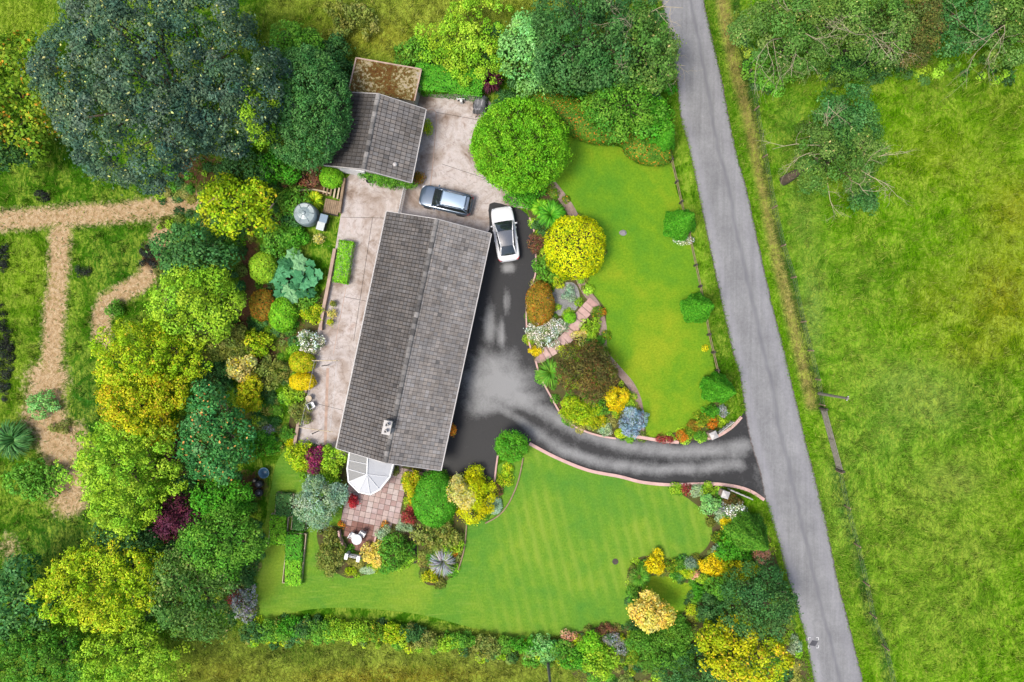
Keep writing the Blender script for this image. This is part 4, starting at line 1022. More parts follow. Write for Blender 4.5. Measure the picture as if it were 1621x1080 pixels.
# ================================================================== VEGETATION
KL = .92       # leaf brightness -> leaf albedo
def LC(c): return np.array(lin(c, KL))
PAL = {  # (deep, mid, light), (accent, share)
 'bluegreen': ((52,82,66), (78,110,88), (122,148,112), (190,196,120), .025),
 'darkgreen': ((40,74,36), (62,108,52), (98,142,74), None, 0),
 'evergreen': ((38,80,36), (64,114,54), (106,152,82), None, 0),
 'midgreen':  ((56,108,28), (88,146,40), (130,178,62), None, 0),
 'bright':    ((68,126,14), (106,170,28), (156,204,58), None, 0),
 'vivid':     ((48,116,20), (74,150,30), (116,182,54), None, 0),
 'lime':      ((92,134,14), (146,174,20), (194,206,50), (206,186,50), .06),
 'limegreen': ((90,136,20), (128,168,36), (168,196,62), None, 0),
 'yellowlime':((106,132,8), (162,172,14), (206,204,44), (212,172,50), .09),
 'yellow':    ((156,170,2), (204,212,6), (240,240,40), None, 0),
 'gold':      ((204,184,2), (236,212,8), (248,232,60), None, 0),
 'cream':     ((196,188,84), (226,216,124), (244,236,172), (230,212,40), .12),
 'goldtree':  ((220,190,60), (246,220,90), (252,240,160), (226,190,80), .1),
 'olive':     ((84,100,34), (122,134,56), (160,166,90), None, 0),
 'oliveorange': ((96,92,24), (138,118,34), (170,136,44), (176,96,34), .12),
 'autumn':    ((60,108,22), (108,146,30), (164,176,46), (198,148,46), .06),
 'bronze':    ((64,60,30), (92,86,42), (128,116,60), (106,66,40), .10),
 'thorn':     ((56,70,30), (88,100,44), (124,130,66), (120,90,56), .08),
 'purple':    ((56,22,38), (84,36,54), (120,62,82), None, 0),
 'magenta':   ((104,26,72), (140,48,92), (180,84,120), (90,110,40), .08),
 'red':       ((140,24,36), (176,40,50), (206,78,80), None, 0),
 'darkred':   ((110,34,36), (148,56,56), (178,88,80), (96,100,44), .1),
 'redbrown':  ((92,60,44), (122,80,62), (150,104,84), (104,112,52), .15),
 'blue':      ((96,122,140), (140,166,182), (184,202,212), None, 0),
 'greygreen': ((108,146,112), (146,180,144), (188,210,180), None, 0),
 'mint':      ((124,158,110), (166,194,146), (200,216,180), None, 0),
 'rowan':     ((34,92,42), (64,130,62), (110,168,96), (226,154,84), .03),
 'white':     ((90,130,50), (150,170,110), (230,230,215), (250,250,245), .3),
 'grey':      ((110,116,116), (160,164,166), (205,206,212), (120,140,80), .2),
 'orange':    ((170,90,20), (208,124,30), (232,160,60), (110,130,40), .2),
 'pink':      ((196,130,100), (222,160,130), (240,196,170), (130,150,60), .15),
 'black':     ((22,24,26), (38,42,42), (66,70,66), (70,96,50), .12),
 'willow':    ((52,92,34), (84,124,48), (126,156,76), (170,168,104), .02),
 'palegreen': ((86,150,64), (124,186,96), (168,212,136), None, 0),
 'hedgeorange': ((58,104,26), (84,130,34), (120,148,44), (196,124,40), .10),
}
GAIN = {'yellow': .84, 'gold': .84, 'cream': .8, 'goldtree': .8, 'lime': 1.16, 'yellowlime': 1.05, 'limegreen': 1.24, 'bright': 1.1, 'evergreen': 1.1, 'greygreen': .88, 'mint': .85, 'bluegreen': .84, 'white': .8, 'grey': .8}
def leaf_colours(rg, pal, n, cl):
    a, b, c, acc, share = PAL[pal]; gk = GAIN.get(pal, 1.0); a, b, c = LC(a)*gk, LC(b)*gk, LC(c)*gk
    tint = np.sin(cl[:, None]*np.array([37., 53., 91.]))*np.array([.16, .05, .15]) + 1
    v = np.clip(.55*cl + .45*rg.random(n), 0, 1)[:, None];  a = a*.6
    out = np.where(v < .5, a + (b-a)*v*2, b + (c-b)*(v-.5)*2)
    if acc is not None:
        k = rg.random(n) < share*(.4 + 1.2*cl); out[k] = LC(acc)
    return out * tint * rg.uniform(.84, 1.16, (n, 1))
def leaf_mesh(rg, name, p, nrm, size, col, asp=.62, dirs=None):
    n = len(p); nrm = nrm/np.maximum(np.linalg.norm(nrm, axis=1, keepdims=True), 1e-6)
    q = rg.normal(size=(n, 3)) if dirs is None else dirs
    tn = q - nrm*np.sum(q*nrm, 1, keepdims=True); tn /= np.maximum(np.linalg.norm(tn, axis=1, keepdims=True), 1e-6)
    bt = np.cross(nrm, tn); s = size[:, None]
    V = np.empty((n, 4, 3)); V[:, 0] = p - tn*s*.5; V[:, 2] = p + tn*s*.5 - nrm*s*.10; V[:, 1] = p + bt*s*asp*.5 + nrm*s*.06; V[:, 3] = p - bt*s*asp*.5 + nrm*s*.06
    return np_mesh(name, V.reshape(-1, 3), quads=np.arange(n*4).reshape(-1, 4), col=np.repeat(col, 4, 0))
def unit(rg, n):
    v = rg.normal(size=(n, 3)); return v/np.linalg.norm(v, axis=1, keepdims=True)
def crown_clumps(rg, rx, ry, rz, leaf, clump, cover, low=-.3, lump=.16, squash=1.0, gaps=.0):
    """leaf positions in rounded clumps that sit on an uneven dome"""
    Rr = np.array([rx, ry, rz]); rm = (rx*ry)**.5
    area = 2*math.pi*((rx*ry)**1.6/3 + 2*((max(rx, ry)*rz)**1.6)/3)**(1/1.6)
    K = 1 if rm < .55 or lump < .08 else int(min(11, 4 + rm*.9))          # the crown is a cluster of smaller rounded crowns
    ns = np.arange(K); a0 = rg.random()*6.28
    if K > 1:
        rr = np.where(ns == 0, .0, rg.uniform(.42, .62, K)); aa = a0 + ns*6.283/(K-1) + rg.normal(0, .22, K)
        sc = np.stack([rr*np.cos(aa), rr*np.sin(aa), rg.uniform(-.12, .22, K)], 1); sr = rg.uniform(.36, .56, K)*(1+lump*.4); sc[0, 2] = .3; sr[0] = rg.uniform(.52, .66)
        if lump < .11: sr = sr*.5 + .36; sr[0] = .74          # compact clipped-looking crowns
    else: sc = np.zeros((1, 3)); sr = np.array([.95])
    per = max(6, int(area/(clump*clump*1.5)*1.7/K)); D, C0, F = [], [], []
    for q in range(K):
        i = np.arange(per)+.5; z = 1-(1-low)*i/per; ph = i*2.39996 + rg.random()*6.28
        d = np.stack([np.sqrt(np.maximum(0, 1-z*z))*np.cos(ph), np.sqrt(np.maximum(0, 1-z*z))*np.sin(ph), z], 1) + rg.normal(0, .12, (per, 3))
        d /= np.linalg.norm(d, axis=1, keepdims=True)
        c = sc[q] + d*sr[q]*(1 + rg.normal(0, lump*.5, (per, 1))); ok = np.ones(per, bool)
        for w_ in range(K):
            if w_ != q: ok &= np.linalg.norm(c - sc[w_], axis=1) > sr[w_]*.86
        D.append(d[ok]); C0.append(c[ok]); F.append(np.full(ok.sum(), rg.random()))
    d, c, f = np.concatenate(D), np.concatenate(C0), np.concatenate(F)
    if K > 1:
        for ax in (0, 1):
            hi, lo_ = np.percentile(c[:, ax], 98), np.percentile(c[:, ax], 2); c[:, ax] = (c[:, ax] - (hi+lo_)/2)/((hi-lo_)/2)*.97
        c[:, 2] = c[:, 2]/max(.5, np.percentile(c[:, 2], 98))*.97
    keep = rg.random(len(d)) >= gaps; d, c, f = d[keep], c[keep], f[keep]; nc = len(d)
    cr = clump*rg.uniform(.5, 1.3, nc)
    c = c*Rr - d*cr[:, None]*.5
    clv = np.clip(.6*rg.random(nc) + .4*f, 0, 1)
    la = leaf*leaf*.31; n = int(cover*area*1.25/la)
    ci = rg.choice(nc, n, p=cr**2/np.sum(cr**2)); u = unit(rg, n)
    o = d[ci]*.75 + np.array([0, 0, .55]); dot = np.sum(u*o, 1); u[dot < -.25] *= -1
    rad = cr[ci]*(.55 + .5*np.sqrt(rg.random(n)))
    p = c[ci] + u*rad[:, None]*np.array([1, 1, .85*squash])
    fr = rg.random(n) < .10; p[fr] += u[fr]*(cr[ci][fr]*rg.uniform(.2, .8, fr.sum()))[:, None]
    nr = u*.9 + np.array([0, 0, .45]) + rg.normal(0, .42, (n, 3)); cl = clv[ci]
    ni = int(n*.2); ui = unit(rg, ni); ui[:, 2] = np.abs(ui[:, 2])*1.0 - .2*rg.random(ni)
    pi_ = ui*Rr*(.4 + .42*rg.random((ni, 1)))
    p = np.concatenate([p, pi_]); nr = np.concatenate([nr, ui + rg.normal(0, .5, (ni, 3))]); cl = np.concatenate([cl, rg.random(ni)*.4])  # inner leaves kept to the deep tones, painting shade into crown gaps
    return p, nr, cl
def crown_dome(rg, rx, ry, rz, leaf, cover, low=-.35, rough=.05, power=2.0, box=False):
    area = 2*math.pi*((rx*ry)**1.6/3 + 2*((max(rx, ry)*rz)**1.6)/3)**(1/1.6)
    n = int(cover*area/(leaf*leaf*.31)); u = unit(rg, n); u[:, 2] = np.where(u[:, 2] < low, -u[:, 2], u[:, 2])
    if box:
        s = rg.uniform(-1, 1, (n, 3)); s[:, 2] = rg.uniform(-.6, 1, n); fc = rg.random(n); ax = np.where(fc < .55, 2, np.where(fc < .78, 0, 1)); sg = np.where(rg.random(n) < .5, -1., 1.); sg[ax == 2] = 1
        s[np.arange(n), ax] = sg; q4 = np.abs(s[:, 0])**6 + np.abs(s[:, 1])**6; s[:, 2] *= 1 - .12*np.clip(q4, 0, 1); u = np.zeros((n, 3)); u[np.arange(n), ax] = sg; s[:, 2] += .10*np.sin(s[:, 0]*9+1)*np.sin(s[:, 1]*9)
    else: s = u
    k = rg.uniform(0, 6.28, 4); az = np.arctan2(u[:, 1], u[:, 0])
    f = 1 + rough*(np.sin(4*az+k[0]+3*u[:, 2]) + np.sin(7*az+k[1]-5*u[:, 2]))*.6 + rg.normal(0, rough*.5, n)
    p = s*np.array([rx, ry, rz])*f[:, None]; nr = u/np.array([rx, ry, rz])*rx + rg.normal(0, .42, (n, 3)) + np.array([0, 0, .2])
    q = np.sin(p[:, 0]*5/rx+k[2])*np.sin(p[:, 1]*5/ry+k[3])*.25 + .5
    return p, nr, np.clip(q + rg.normal(0, .18, n), 0, 1)
def crown_cone(rg, r, h, leaf, cover):
    n = int(cover*math.pi*r*h*1.1/(leaf*leaf*.31)); z = 1-np.sqrt(rg.random(n)); az = rg.uniform(0, 6.28, n)
    prof = np.clip((1-z)**.9, 0, 1)*np.clip(.8+z*2.0, 0, 1); k = rg.uniform(0, 6.28, 3)
    f = (1 + .10*np.sin(5*az+k[0]+z*3) + .06*np.sin(9*az+k[1]-8*z) + rg.normal(0, .05, n))
    p = np.stack([np.cos(az)*prof*r*f, np.sin(az)*prof*r*f, z*h], 1)
    nr = np.stack([np.cos(az), np.sin(az), np.full(n, .35)], 1) + rg.normal(0, .35, (n, 3))
    return p, nr, np.clip(rg.normal(.5, .25, n), 0, 1)
def spikes(rg, name, r, h, n, wdt, pal, droop=.4):
    """arching narrow blades from one root"""
    az = rg.uniform(0, 6.28, n); l = r*rg.uniform(.55, 1.08, n); hh = h*rg.uniform(.5, 1.1, n); V = []; Q = []
    C = leaf_colours(rg, pal, n, rg.random(n)); cc = []
    for i in range(n):
        d = np.array([math.cos(az[i]), math.sin(az[i]), 0]); s = np.array([-d[1], d[0], 0])*wdt*rg.uniform(.6, 1.2); b = len(V)
        for k, (t, ww) in enumerate(((.04, .6), (.4, 1), (.75, .8), (1.0, .12))):
            z = hh[i]*(math.sin(min(1, t*1.25)*math.pi*.55) - droop*t*t); q = d*l[i]*t + np.array([0, 0, max(.02, z)])
            V += [q - s*ww, q + s*ww]; cc += [C[i]]*2
        for k in range(3): Q.append((b+2*k, b+2*k+1, b+2*k+3, b+2*k+2))
    return np_mesh(name, np.array(V), quads=Q, col=np.array(cc))
def trunk_mesh(rg, h, r, rx, ry, zc, rz, nl):
    m = MB(); lean = rg.normal(0, .04*h, 2)
    def q(t): return Vector((lean[0]*t*t, lean[1]*t*t, h*t))
    m.tube([q(0) - Vector((0, 0, .15)), q(.03), q(.25), q(.6), q(1)], [r*1.6, r*1.25, r, r*.75, r*.25], 8)
    for k in range(nl):
        a = k*2.4 + rg.random(); t0 = .35 + .5*k/nl; s = q(t0); e = Vector((rx*.72*math.cos(a), ry*.72*math.sin(a), zc + rz*(.1+.5*rg.random())))
        mid = s.lerp(e, .5) + Vector((0, 0, -.06*h)) + Vector(rg.normal(0, .03*h, 3))
        m.tube([s, mid, e], [r*.55, r*.35, r*.1], 6)
        for j in range(2):
            e2 = mid.lerp(e, .6) + Vector((rx*.3*math.cos(a+1.2*(j*2-1)), ry*.3*math.sin(a+1.2*(j*2-1)), rz*.25)); m.tube([mid, mid.lerp(e2, .6) + Vector((0, 0, -.1)), e2], [r*.28, r*.2, r*.06], 5)
    return m
SEED = [100]; NLEAF = [0]
def V_(name, cat, label, px, py, rx, ry, h, style, pal, leaf=None, rot=0, clump=None, cover=None, group=None, lump=.16, gaps=0., zc=None, low=-.3):
    """a plant whose crown the photograph shows centred at px,py with half-widths rx,ry (pixels) and height h (metres)"""
    SEED[0] += 1; rg = np.random.default_rng(SEED[0])
    tree = 'tree' in name or (style == 'clump' and h > 3.2)
    if style in ('cone',): c = P(px, py, .3)
    else:
        zc0 = (h*.58 if tree else h*.42) if zc is None else zc; c = P(px, py, zc0)
    t = thing(name, label, cat, (c.x, c.y, 0), R(rot), group)
    if style == 'cone':
        r = M2((rx+ry)/2); lf = leaf or .13; p, nr, cl = crown_cone(rg, r, h, lf, cover or 3.0)
        me = leaf_mesh(rg, 'foliage', p, nr, lf*rg.uniform(.7, 1.3, len(p)), leaf_colours(rg, pal, len(p), cl), .6, dirs=np.tile([0, 0, 1.0], (len(p), 1)) + rg.normal(0, .5, (len(p), 3)))
        link('foliage', me, MAT['leaf'], t); MB().tube([(0, 0, -.1), (0, 0, h*.9)], [.09, .02], 6).build('trunk', MAT['bark'], t); NLEAF[0] += len(p); return t
    gs = 1.08 if style == 'clump' else 1.03
    ex, ey = M2(rx, zc0)*gs, M2(ry, zc0)*gs; ez = max(.12, h-zc0)
    if style == 'spiky':
        lf = leaf or .05; link('foliage', spikes(rg, 'foliage', (ex+ey)/2, h, int(260*min(2.2, max(.5, ex))), lf, pal), MAT['leaf'], t); return t
    if style == 'clump':
        lf = (leaf or min(.34, max(.12, .085*(ex*ey)**.5 + .07)))*.86; cp = clump or max(.22, min(.95, .2*(ex*ey)**.5))
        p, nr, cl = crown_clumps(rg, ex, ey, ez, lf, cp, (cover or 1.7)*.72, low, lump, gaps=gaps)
    else:
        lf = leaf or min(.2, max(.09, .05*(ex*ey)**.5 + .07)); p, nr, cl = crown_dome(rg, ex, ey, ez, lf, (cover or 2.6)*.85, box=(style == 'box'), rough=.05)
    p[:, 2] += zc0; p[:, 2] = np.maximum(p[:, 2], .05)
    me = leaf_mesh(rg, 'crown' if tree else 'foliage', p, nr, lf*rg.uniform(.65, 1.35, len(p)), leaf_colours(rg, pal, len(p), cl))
    link('crown' if tree else 'foliage', me, MAT['leaf'], t); NLEAF[0] += len(p)
    if tree: trunk_mesh(rg, zc0+ez*.45, .05+.022*h, ex, ey, zc0, ez, 7).build('trunk', MAT['bark'], t, True)
    elif h > .5:
        m = MB()
        for k in range(4): a = k*1.57+rg.random(); m.tube([(0, 0, -.05), (ex*.25*math.cos(a), ey*.25*math.sin(a), h*.4), (ex*.5*math.cos(a), ey*.5*math.sin(a), h*.7)], [.035, .025, .01], 5)
        m.build('stem', MAT['bark'], t)
    return t
def twigs(rg, start, dirv, ln, r, depth, m):
    pts = [start]; d = Vector(dirv).normalized()
    for k in range(4):
        d = (d + Vector(rg.normal(0, .22, 3))).normalized(); pts.append(pts[-1] + d*ln/4)
    m.tube(pts, [r*(1-.17*k) for k in range(5)], 5)
    if depth > 0:
        for k in range(3):
            s = pts[1+k]; nd = (d + Vector(rg.normal(0, .65, 3))).normalized(); twigs(rg, s, nd, ln*rg.uniform(.45, .7), r*.55, depth-1, m)
    return m
def dead_branches(t, lst, seed, mat=None):
    rg = np.random.default_rng(seed)
    for (px, py, z), (qx, qy, qz), r in lst:
        a, b = P(px, py, z) - t.location, P(qx, qy, qz) - t.location; a.z, b.z = z, qz
        m = twigs(rg, a, b-a, (b-a).length, r*.6, 3, MB()); m.build('bare_branch', mat or MAT['deadwood'], t)

# ---- trees and shrubs north west and west
V_('sycamore_tree', 'tree', 'huge dark blue green tree spreading beside the smaller round evergreen', 264, 138, 166, 146, 13.5, 'clump', 'bluegreen', .22, clump=.6, lump=.14, cover=2.2)
V_('evergreen_tree', 'tree', 'dense round dark green tree overhanging the mossy garage roof', 484, 172, 67, 88, 7.5, 'clump', 'evergreen', .17, clump=.38, lump=.07, cover=2.2)
V_('lime_tree', 'tree', 'small lime green tree squeezed between the huge dark tree and the garage evergreen', 427, 192, 24, 40, 10, 'clump', 'limegreen', .17, clump=.4, lump=.3)
V_('shrub', 'shrub', 'bright green shrub behind the garage evergreen at the top meadow edge', 470, 78, 40, 32, 4, 'clump', 'midgreen')
V_('shrub', 'shrub', 'dark green shrub between the top meadow and the mossy flat roof', 528, 105, 26, 42, 2.8, 'clump', 'darkgreen')
V_('autumn_tree', 'tree', 'yellow and orange tinted tree next to the huge dark tree at the meadow', 38, 150, 62, 84, 7, 'clump', 'autumn', lump=.25)
V_('dark_tree', 'tree', 'dark olive tree below the yellow and orange tinted tree', 14, 225, 38, 44, 5.5, 'clump', 'darkgreen')
V_('shrub_tree', 'tree', 'yellow green small tree standing at the end of the long dirt path', 378, 325, 52, 44, 4.2, 'clump', 'lime', lump=.24)
V_('shrub', 'shrub', 'dark green undergrowth shrub between the huge tree and the yellow green small tree', 392, 272, 44, 30, 2.6, 'clump', 'darkgreen')
V_('shrub', 'shrub', 'mid green shrub under the edge of the garage evergreen', 438, 262, 34, 26, 2.4, 'clump', 'vivid')
V_('heather_shrub', 'shrub', 'reddish brown low shrub beside the timber steps', 474, 274, 32, 20, 1.0, 'clump', 'redbrown', gaps=.2)
V_('clipped_bush', 'bush', 'round bright lime bush by the garage front corner', 525, 281, 18, 17, 1.3, 'dome', 'bright')
V_('climber', 'plant', 'green climbing plant spilling along the garage front eave', 612, 287, 40, 9, 1.9, 'clump', 'midgreen', .14, rot=-14, zc=1.1, lump=.4)
V_('fern', 'fern', 'yellow green arching fern above the round tank', 496, 318, 16, 16, .8, 'spiky', 'lime', .04)
V_('garden_plant', 'plant', 'green leafy plants left of the arching yellow fern', 466, 318, 26, 22, 1.2, 'clump', 'midgreen')
V_('garden_plant', 'plant', 'dark leafy plant tucked against the round tank', 464, 348, 16, 18, .9, 'clump', 'evergreen')
V_('garden_plant', 'plant', 'pale green ferny plant next to the raised square lawn', 446, 382, 30, 26, 1.2, 'clump', 'midgreen')
V_('garden_plant', 'plant', 'tall soft green plant below the round tank', 468, 374, 20, 16, 1.1, 'clump', 'vivid')
V_('potted_plant', 'plant', 'small cream flowered plant by the white lidded box', 505, 378, 7, 7, .6, 'clump', 'cream')
V_('clipped_bush', 'bush', 'yellow green dome bush beside the giant leaved plant', 417, 424, 21, 24, 1.6, 'dome', 'limegreen')
V_('clipped_bush', 'bush', 'orange brown clipped dome bush', 417, 483, 21, 24, 1.6, 'dome', 'oliveorange')
V_('clipped_bush', 'bush', 'fresh green dome bush touching the orange brown dome', 448, 498, 22, 26, 1.6, 'dome', 'bright')
V_('garden_plant', 'plant', 'low leafy plants between the giant leaved plant and the fresh green dome', 486, 470, 16, 20, .8, 'clump', 'midgreen')
V_('box_hedge', 'hedge', 'narrow bright green hedge strip standing in the concrete yard', 545, 416, 11, 31, .9, 'box', 'bright', rot=-9)
V_('garden_plant', 'plant', 'flowering lime plant on the wall bed below the giant leaved plant', 495, 498, 16, 14, .8, 'clump', 'lime')
V_('shrub', 'shrub', 'white flecked green shrub on the wall bed above the yellow domes', 494, 543, 18, 18, 1.2, 'clump', 'white', gaps=.1)
V_('clipped_bush', 'bush', 'greenish yellow dome bush by the washing line post', 479, 573, 20, 17, 1.4, 'dome', 'yellowlime')
V_('clipped_bush', 'bush', 'golden yellow dome bush by the washing line post', 479, 604, 20, 14, 1.3, 'dome', 'gold')
V_('garden_plant', 'plant', 'lime border plant just below the golden yellow dome', 466, 628, 15, 16, .8, 'clump', 'limegreen')
V_('garden_plant', 'plant', 'bushy olive border plant halfway along the low wall bed', 476, 655, 16, 16, .9, 'clump', 'olive')
V_('garden_plant', 'plant', 'small green border plant at the wall bed end', 456, 686, 11, 11, .6, 'clump', 'midgreen')
V_('garden_plant', 'plant', 'small yellow border plant at the wall bed end', 461, 700, 7, 7, .5, 'clump', 'yellow')
V_('white_flowers', 'plant', 'white flowering plant beside the dark shady grass', 425, 680, 8, 6, .5, 'clump', 'grey')
V_('garden_plant', 'plant', 'low bright green plants spreading under the orange berried tree', 412, 702, 30, 18, .8, 'clump', 'vivid')
V_('golden_shrub', 'shrub', 'pale yellow leaved shrub above the orange berried tree', 384, 583, 23, 20, 2.6, 'clump', 'cream', .22)
V_('golden_shrub', 'shrub', 'yellow green shrub clinging to the orange berried tree', 396, 622, 17, 28, 2.4, 'clump', 'yellowlime')
V_('rowan_tree', 'tree', 'deep green tree speckled with orange berries', 346, 682, 48, 68, 5.5, 'clump', 'rowan', .24, lump=.2)
V_('lime_tree', 'tree', 'yellow green tree at the top of the lime coloured row', 238, 565, 74, 52, 6.0, 'clump', 'lime', .2, lump=.34, clump=.42, gaps=.08)
V_('lime_tree', 'tree', 'orange flecked yellow green tree in the middle of the lime coloured row', 228, 640, 66, 56, 6.2, 'clump', 'yellowlime', .2, lump=.34, clump=.42, gaps=.08)
V_('lime_tree', 'tree', 'large lime green tree at the end of the row beside the purple tree', 202, 752, 74, 86, 6.8, 'clump', 'limegreen', .21, lump=.34, clump=.45, gaps=.08)
V_('garden_tree', 'tree', 'yellow green tree beside the brown path and the domed bushes', 316, 478, 58, 60, 5.5, 'clump', 'limegreen', .22, lump=.2)
V_('dark_tree', 'tree', 'dark green tree behind the one beside the brown path', 308, 405, 58, 40, 4.6, 'clump', 'evergreen', lump=.2)
V_('olive_shrub', 'shrub', 'feathery olive shrub below the brown path tree', 352, 540, 40, 28, 2.8, 'clump', 'olive', .16, gaps=.15)
V_('olive_shrub', 'shrub', 'yellow olive shrub between the brown soil and the feathery shrub', 400, 545, 28, 20, 1.8, 'clump', 'lime')
V_('dark_shrub', 'shrub', 'dark green shrub in the shade beside the pale yellow shrub', 345, 592, 26, 24, 2.0, 'clump', 'darkgreen')
V_('olive_shrub', 'shrub', 'thin brownish olive shrub left of the yellow domes', 425, 590, 28, 24, 1.2, 'clump', 'olive', gaps=.25)
V_('purple_tree', 'tree', 'dark purple leaved tree', 284, 818, 37, 32, 4.5, 'clump', 'purple', lump=.2)
V_('purple_shrub', 'shrub', 'small maroon shrub in the shade between the lime row and the berried tree', 285, 708, 14, 20, 2.0, 'clump', 'purple')
V_('green_tree', 'tree', 'fresh green small tree just above the largest mid green tree', 352, 790, 40, 28, 4.2, 'clump', 'vivid', lump=.2)
V_('green_tree', 'tree', 'largest mid green tree next to the lettuce beds', 352, 858, 64, 54, 6.0, 'clump', 'midgreen', .22, lump=.16)
V_('green_tree', 'tree', 'grey green tree below the largest mid green tree', 308, 938, 62, 62, 6.0, 'clump', 'willow', .22, lump=.2)
V_('lime_tree', 'tree', 'broad golden green tree next to the grey green tree', 168, 922, 84, 64, 6.5, 'clump', 'lime', .2, lump=.4, clump=.45, gaps=.12)
V_('dark_tree', 'tree', 'dark green tree behind the broad golden green tree', 208, 852, 44, 32, 4.8, 'clump', 'darkgreen')
V_('dark_tree', 'tree', 'dark blue green tree left of the broad golden green tree', 28, 950, 48, 66, 5.6, 'clump', 'evergreen', lump=.2)
V_('woodland_tree', 'tree', 'green woodland tree below the dark blue green tree', 62, 1042, 78, 54, 5.8, 'clump', 'midgreen', .2, lump=.4, clump=.45, gaps=.12)
V_('woodland_tree', 'tree', 'yellow green woodland tree touching the brown meadow', 205, 1040, 72, 50, 5.6, 'clump', 'limegreen', .2, lump=.4, clump=.45, gaps=.12)
V_('garden_plant', 'plant', 'spiky green clump beside the wide dirt patch', 20, 696, 30, 36, 1.6, 'spiky', 'evergreen', .045)
V_('garden_plant', 'plant', 'pale green young bush growing in the dirt path', 68, 640, 22, 20, 1.0, 'clump', 'palegreen', gaps=.2)
V_('garden_plant', 'plant', 'loose green bush left of the wide dirt patch', 58, 758, 42, 28, 1.6, 'clump', 'midgreen', gaps=.25, lump=.3)
V_('garden_plant', 'plant', 'small green sapling inside the hooked dirt path', 181, 488, 12, 12, 1.0, 'clump', 'midgreen')
V_('garden_plant', 'plant', 'low plant on the wide dirt patch', 95, 676, 14, 9, .5, 'clump', 'olive', gaps=.2)
V_('bracken', 'plant', 'long black strip of dead plants in the bright meadow', 8, 565, 11, 64, .22, 'clump', 'black', .09, gaps=.3, lump=.5, cover=1.9)
V_('bracken', 'plant', 'small black clump of dead plants above the long black strip', 4, 408, 8, 22, .22, 'clump', 'black', .09, gaps=.3, lump=.5, cover=1.9)
V_('bracken', 'plant', 'dark grey dead clump at the hooked dirt path', 237, 408, 13, 20, .22, 'clump', 'black', .09, gaps=.3, lump=.5, cover=1.9)
V_('bracken', 'plant', 'thin dark plant clump right of the straight dirt path', 132, 430, 11, 7, .22, 'clump', 'black', .09, gaps=.3, lump=.5, cover=1.9)
V_('bracken', 'plant', 'dark plant clump above the long dirt path', 70, 311, 13, 8, .22, 'clump', 'black', .09, gaps=.3, lump=.5, cover=1.9)
V_('garden_plant', 'plant', 'grey and maroon flowering plant at the lawn corner under the trees', 386, 955, 18, 26, .9, 'clump', 'grey', gaps=.2)
V_('garden_plant', 'plant', 'dark red plant at the lawn corner under the trees', 372, 940, 10, 14, .7, 'clump', 'darkred')
V_('garden_plant', 'plant', 'dark green border plant below the largest mid green tree', 392, 905, 14, 24, .9, 'clump', 'darkgreen')

# ---- giant leaved plant: every big leaf a piece of its own
rg = np.random.default_rng(5); gc = P(468, 440, .6)
t = thing('gunnera', 'plant with giant crinkled blue green leaves between the dome bushes and the raised lawn', 'plant', (gc.x, gc.y, 0))
def big_leaf(r, col):
    m = MB(); n = 14; vs_ = [Vector((0, 0, 0))]; fs = []
    for k, (q, dz) in enumerate(((.5, .10), (1.0, .02))):
        for i in range(n):
            a = 2*math.pi*i/n; f = 1 if k == 0 else (1.08 if i % 2 else .82)
            if i == 0: f *= .45
            vs_.append(Vector((math.cos(a)*r*q*f, math.sin(a)*r*q*f, r*dz + (.06*r if i % 2 else -.03*r))))
    for i in range(n):
        j = (i+1) % n; fs += [(0, 1+i, 1+j), (1+i, 1+n+i, 1+n+j, 1+j)]
    m.cur = tuple(col); m.add(vs_, fs); return m
for k in range(22):
    a = k*2.4; d = 1.95*math.sqrt((k+.5)/22); r = rg.uniform(.42, .66)
    col = LC(((66,128,84), (84,148,102), (52,106,66), (120,168,118))[k % 4])
    o = big_leaf(r, col).build('leaf', MAT['leaf'], t, loc=(d*math.cos(a), d*math.sin(a), .75 + .55*(1-d/2) + rg.uniform(-.1, .1)))
    o.rotation_euler = (-.45*math.sin(a)*d/2 + rg.normal(0, .12), .45*math.cos(a)*d/2 + rg.normal(0, .12), a+3.14)
    MB().tube([(0, 0, -.03), o.location*.5 + Vector((0, 0, .1)), o.location + Vector((0, 0, -.01))], .022, 5).build('leaf_stalk', MAT['bark'], t)

# ---- around the conservatory and patio
V_('mint_tree', 'tree', 'grey green domed tree beside the patio', 508, 794, 38, 38, 3.6, 'clump', 'greygreen', .15, clump=.36, lump=.12)
V_('magenta_shrub', 'shrub', 'magenta leaved shrub beside the conservatory', 500, 727, 14, 20, 1.6, 'clump', 'magenta')
V_('shrub', 'shrub', 'yellow green shrub between the low wall end and the magenta shrub', 476, 722, 20, 22, 1.5, 'clump', 'lime')
V_('shrub', 'shrub', 'lime shrub between the magenta shrub and the conservatory', 528, 732, 20, 26, 1.6, 'clump', 'limegreen')
V_('shrub', 'shrub', 'low fresh green shrub below the magenta shrub', 512, 758, 24, 12, .9, 'clump', 'bright')
V_('red_acer', 'shrub', 'small bright red shrub standing on the patio slabs', 559, 793, 7, 10, .9, 'clump', 'red')
V_('red_acer', 'shrub', 'dusky red shrub where the patio meets the big green mound', 647, 814, 10, 14, 1.0, 'clump', 'darkred')
V_('potted_plant', 'plant', 'small potted plant by the conservatory wall on the patio', 626, 745, 5, 7, .5, 'clump', 'olive')
V_('potted_plant', 'plant', 'small orange flowers by the patio wall below the grey green tree', 540, 829, 5, 4, .4, 'clump', 'orange')
V_('potted_plant', 'plant', 'small orange flowers on the patio beside the pale mint plant', 610, 831, 5, 5, .4, 'clump', 'orange')
V_('mint_plant', 'plant', 'pale flowering plant below the dusky red shrub', 641, 832, 12, 8, .6, 'clump', 'mint')
V_('mint_plant', 'plant', 'pale mint plant at the edge of the patio circle', 606, 846, 9, 12, .8, 'clump', 'mint')
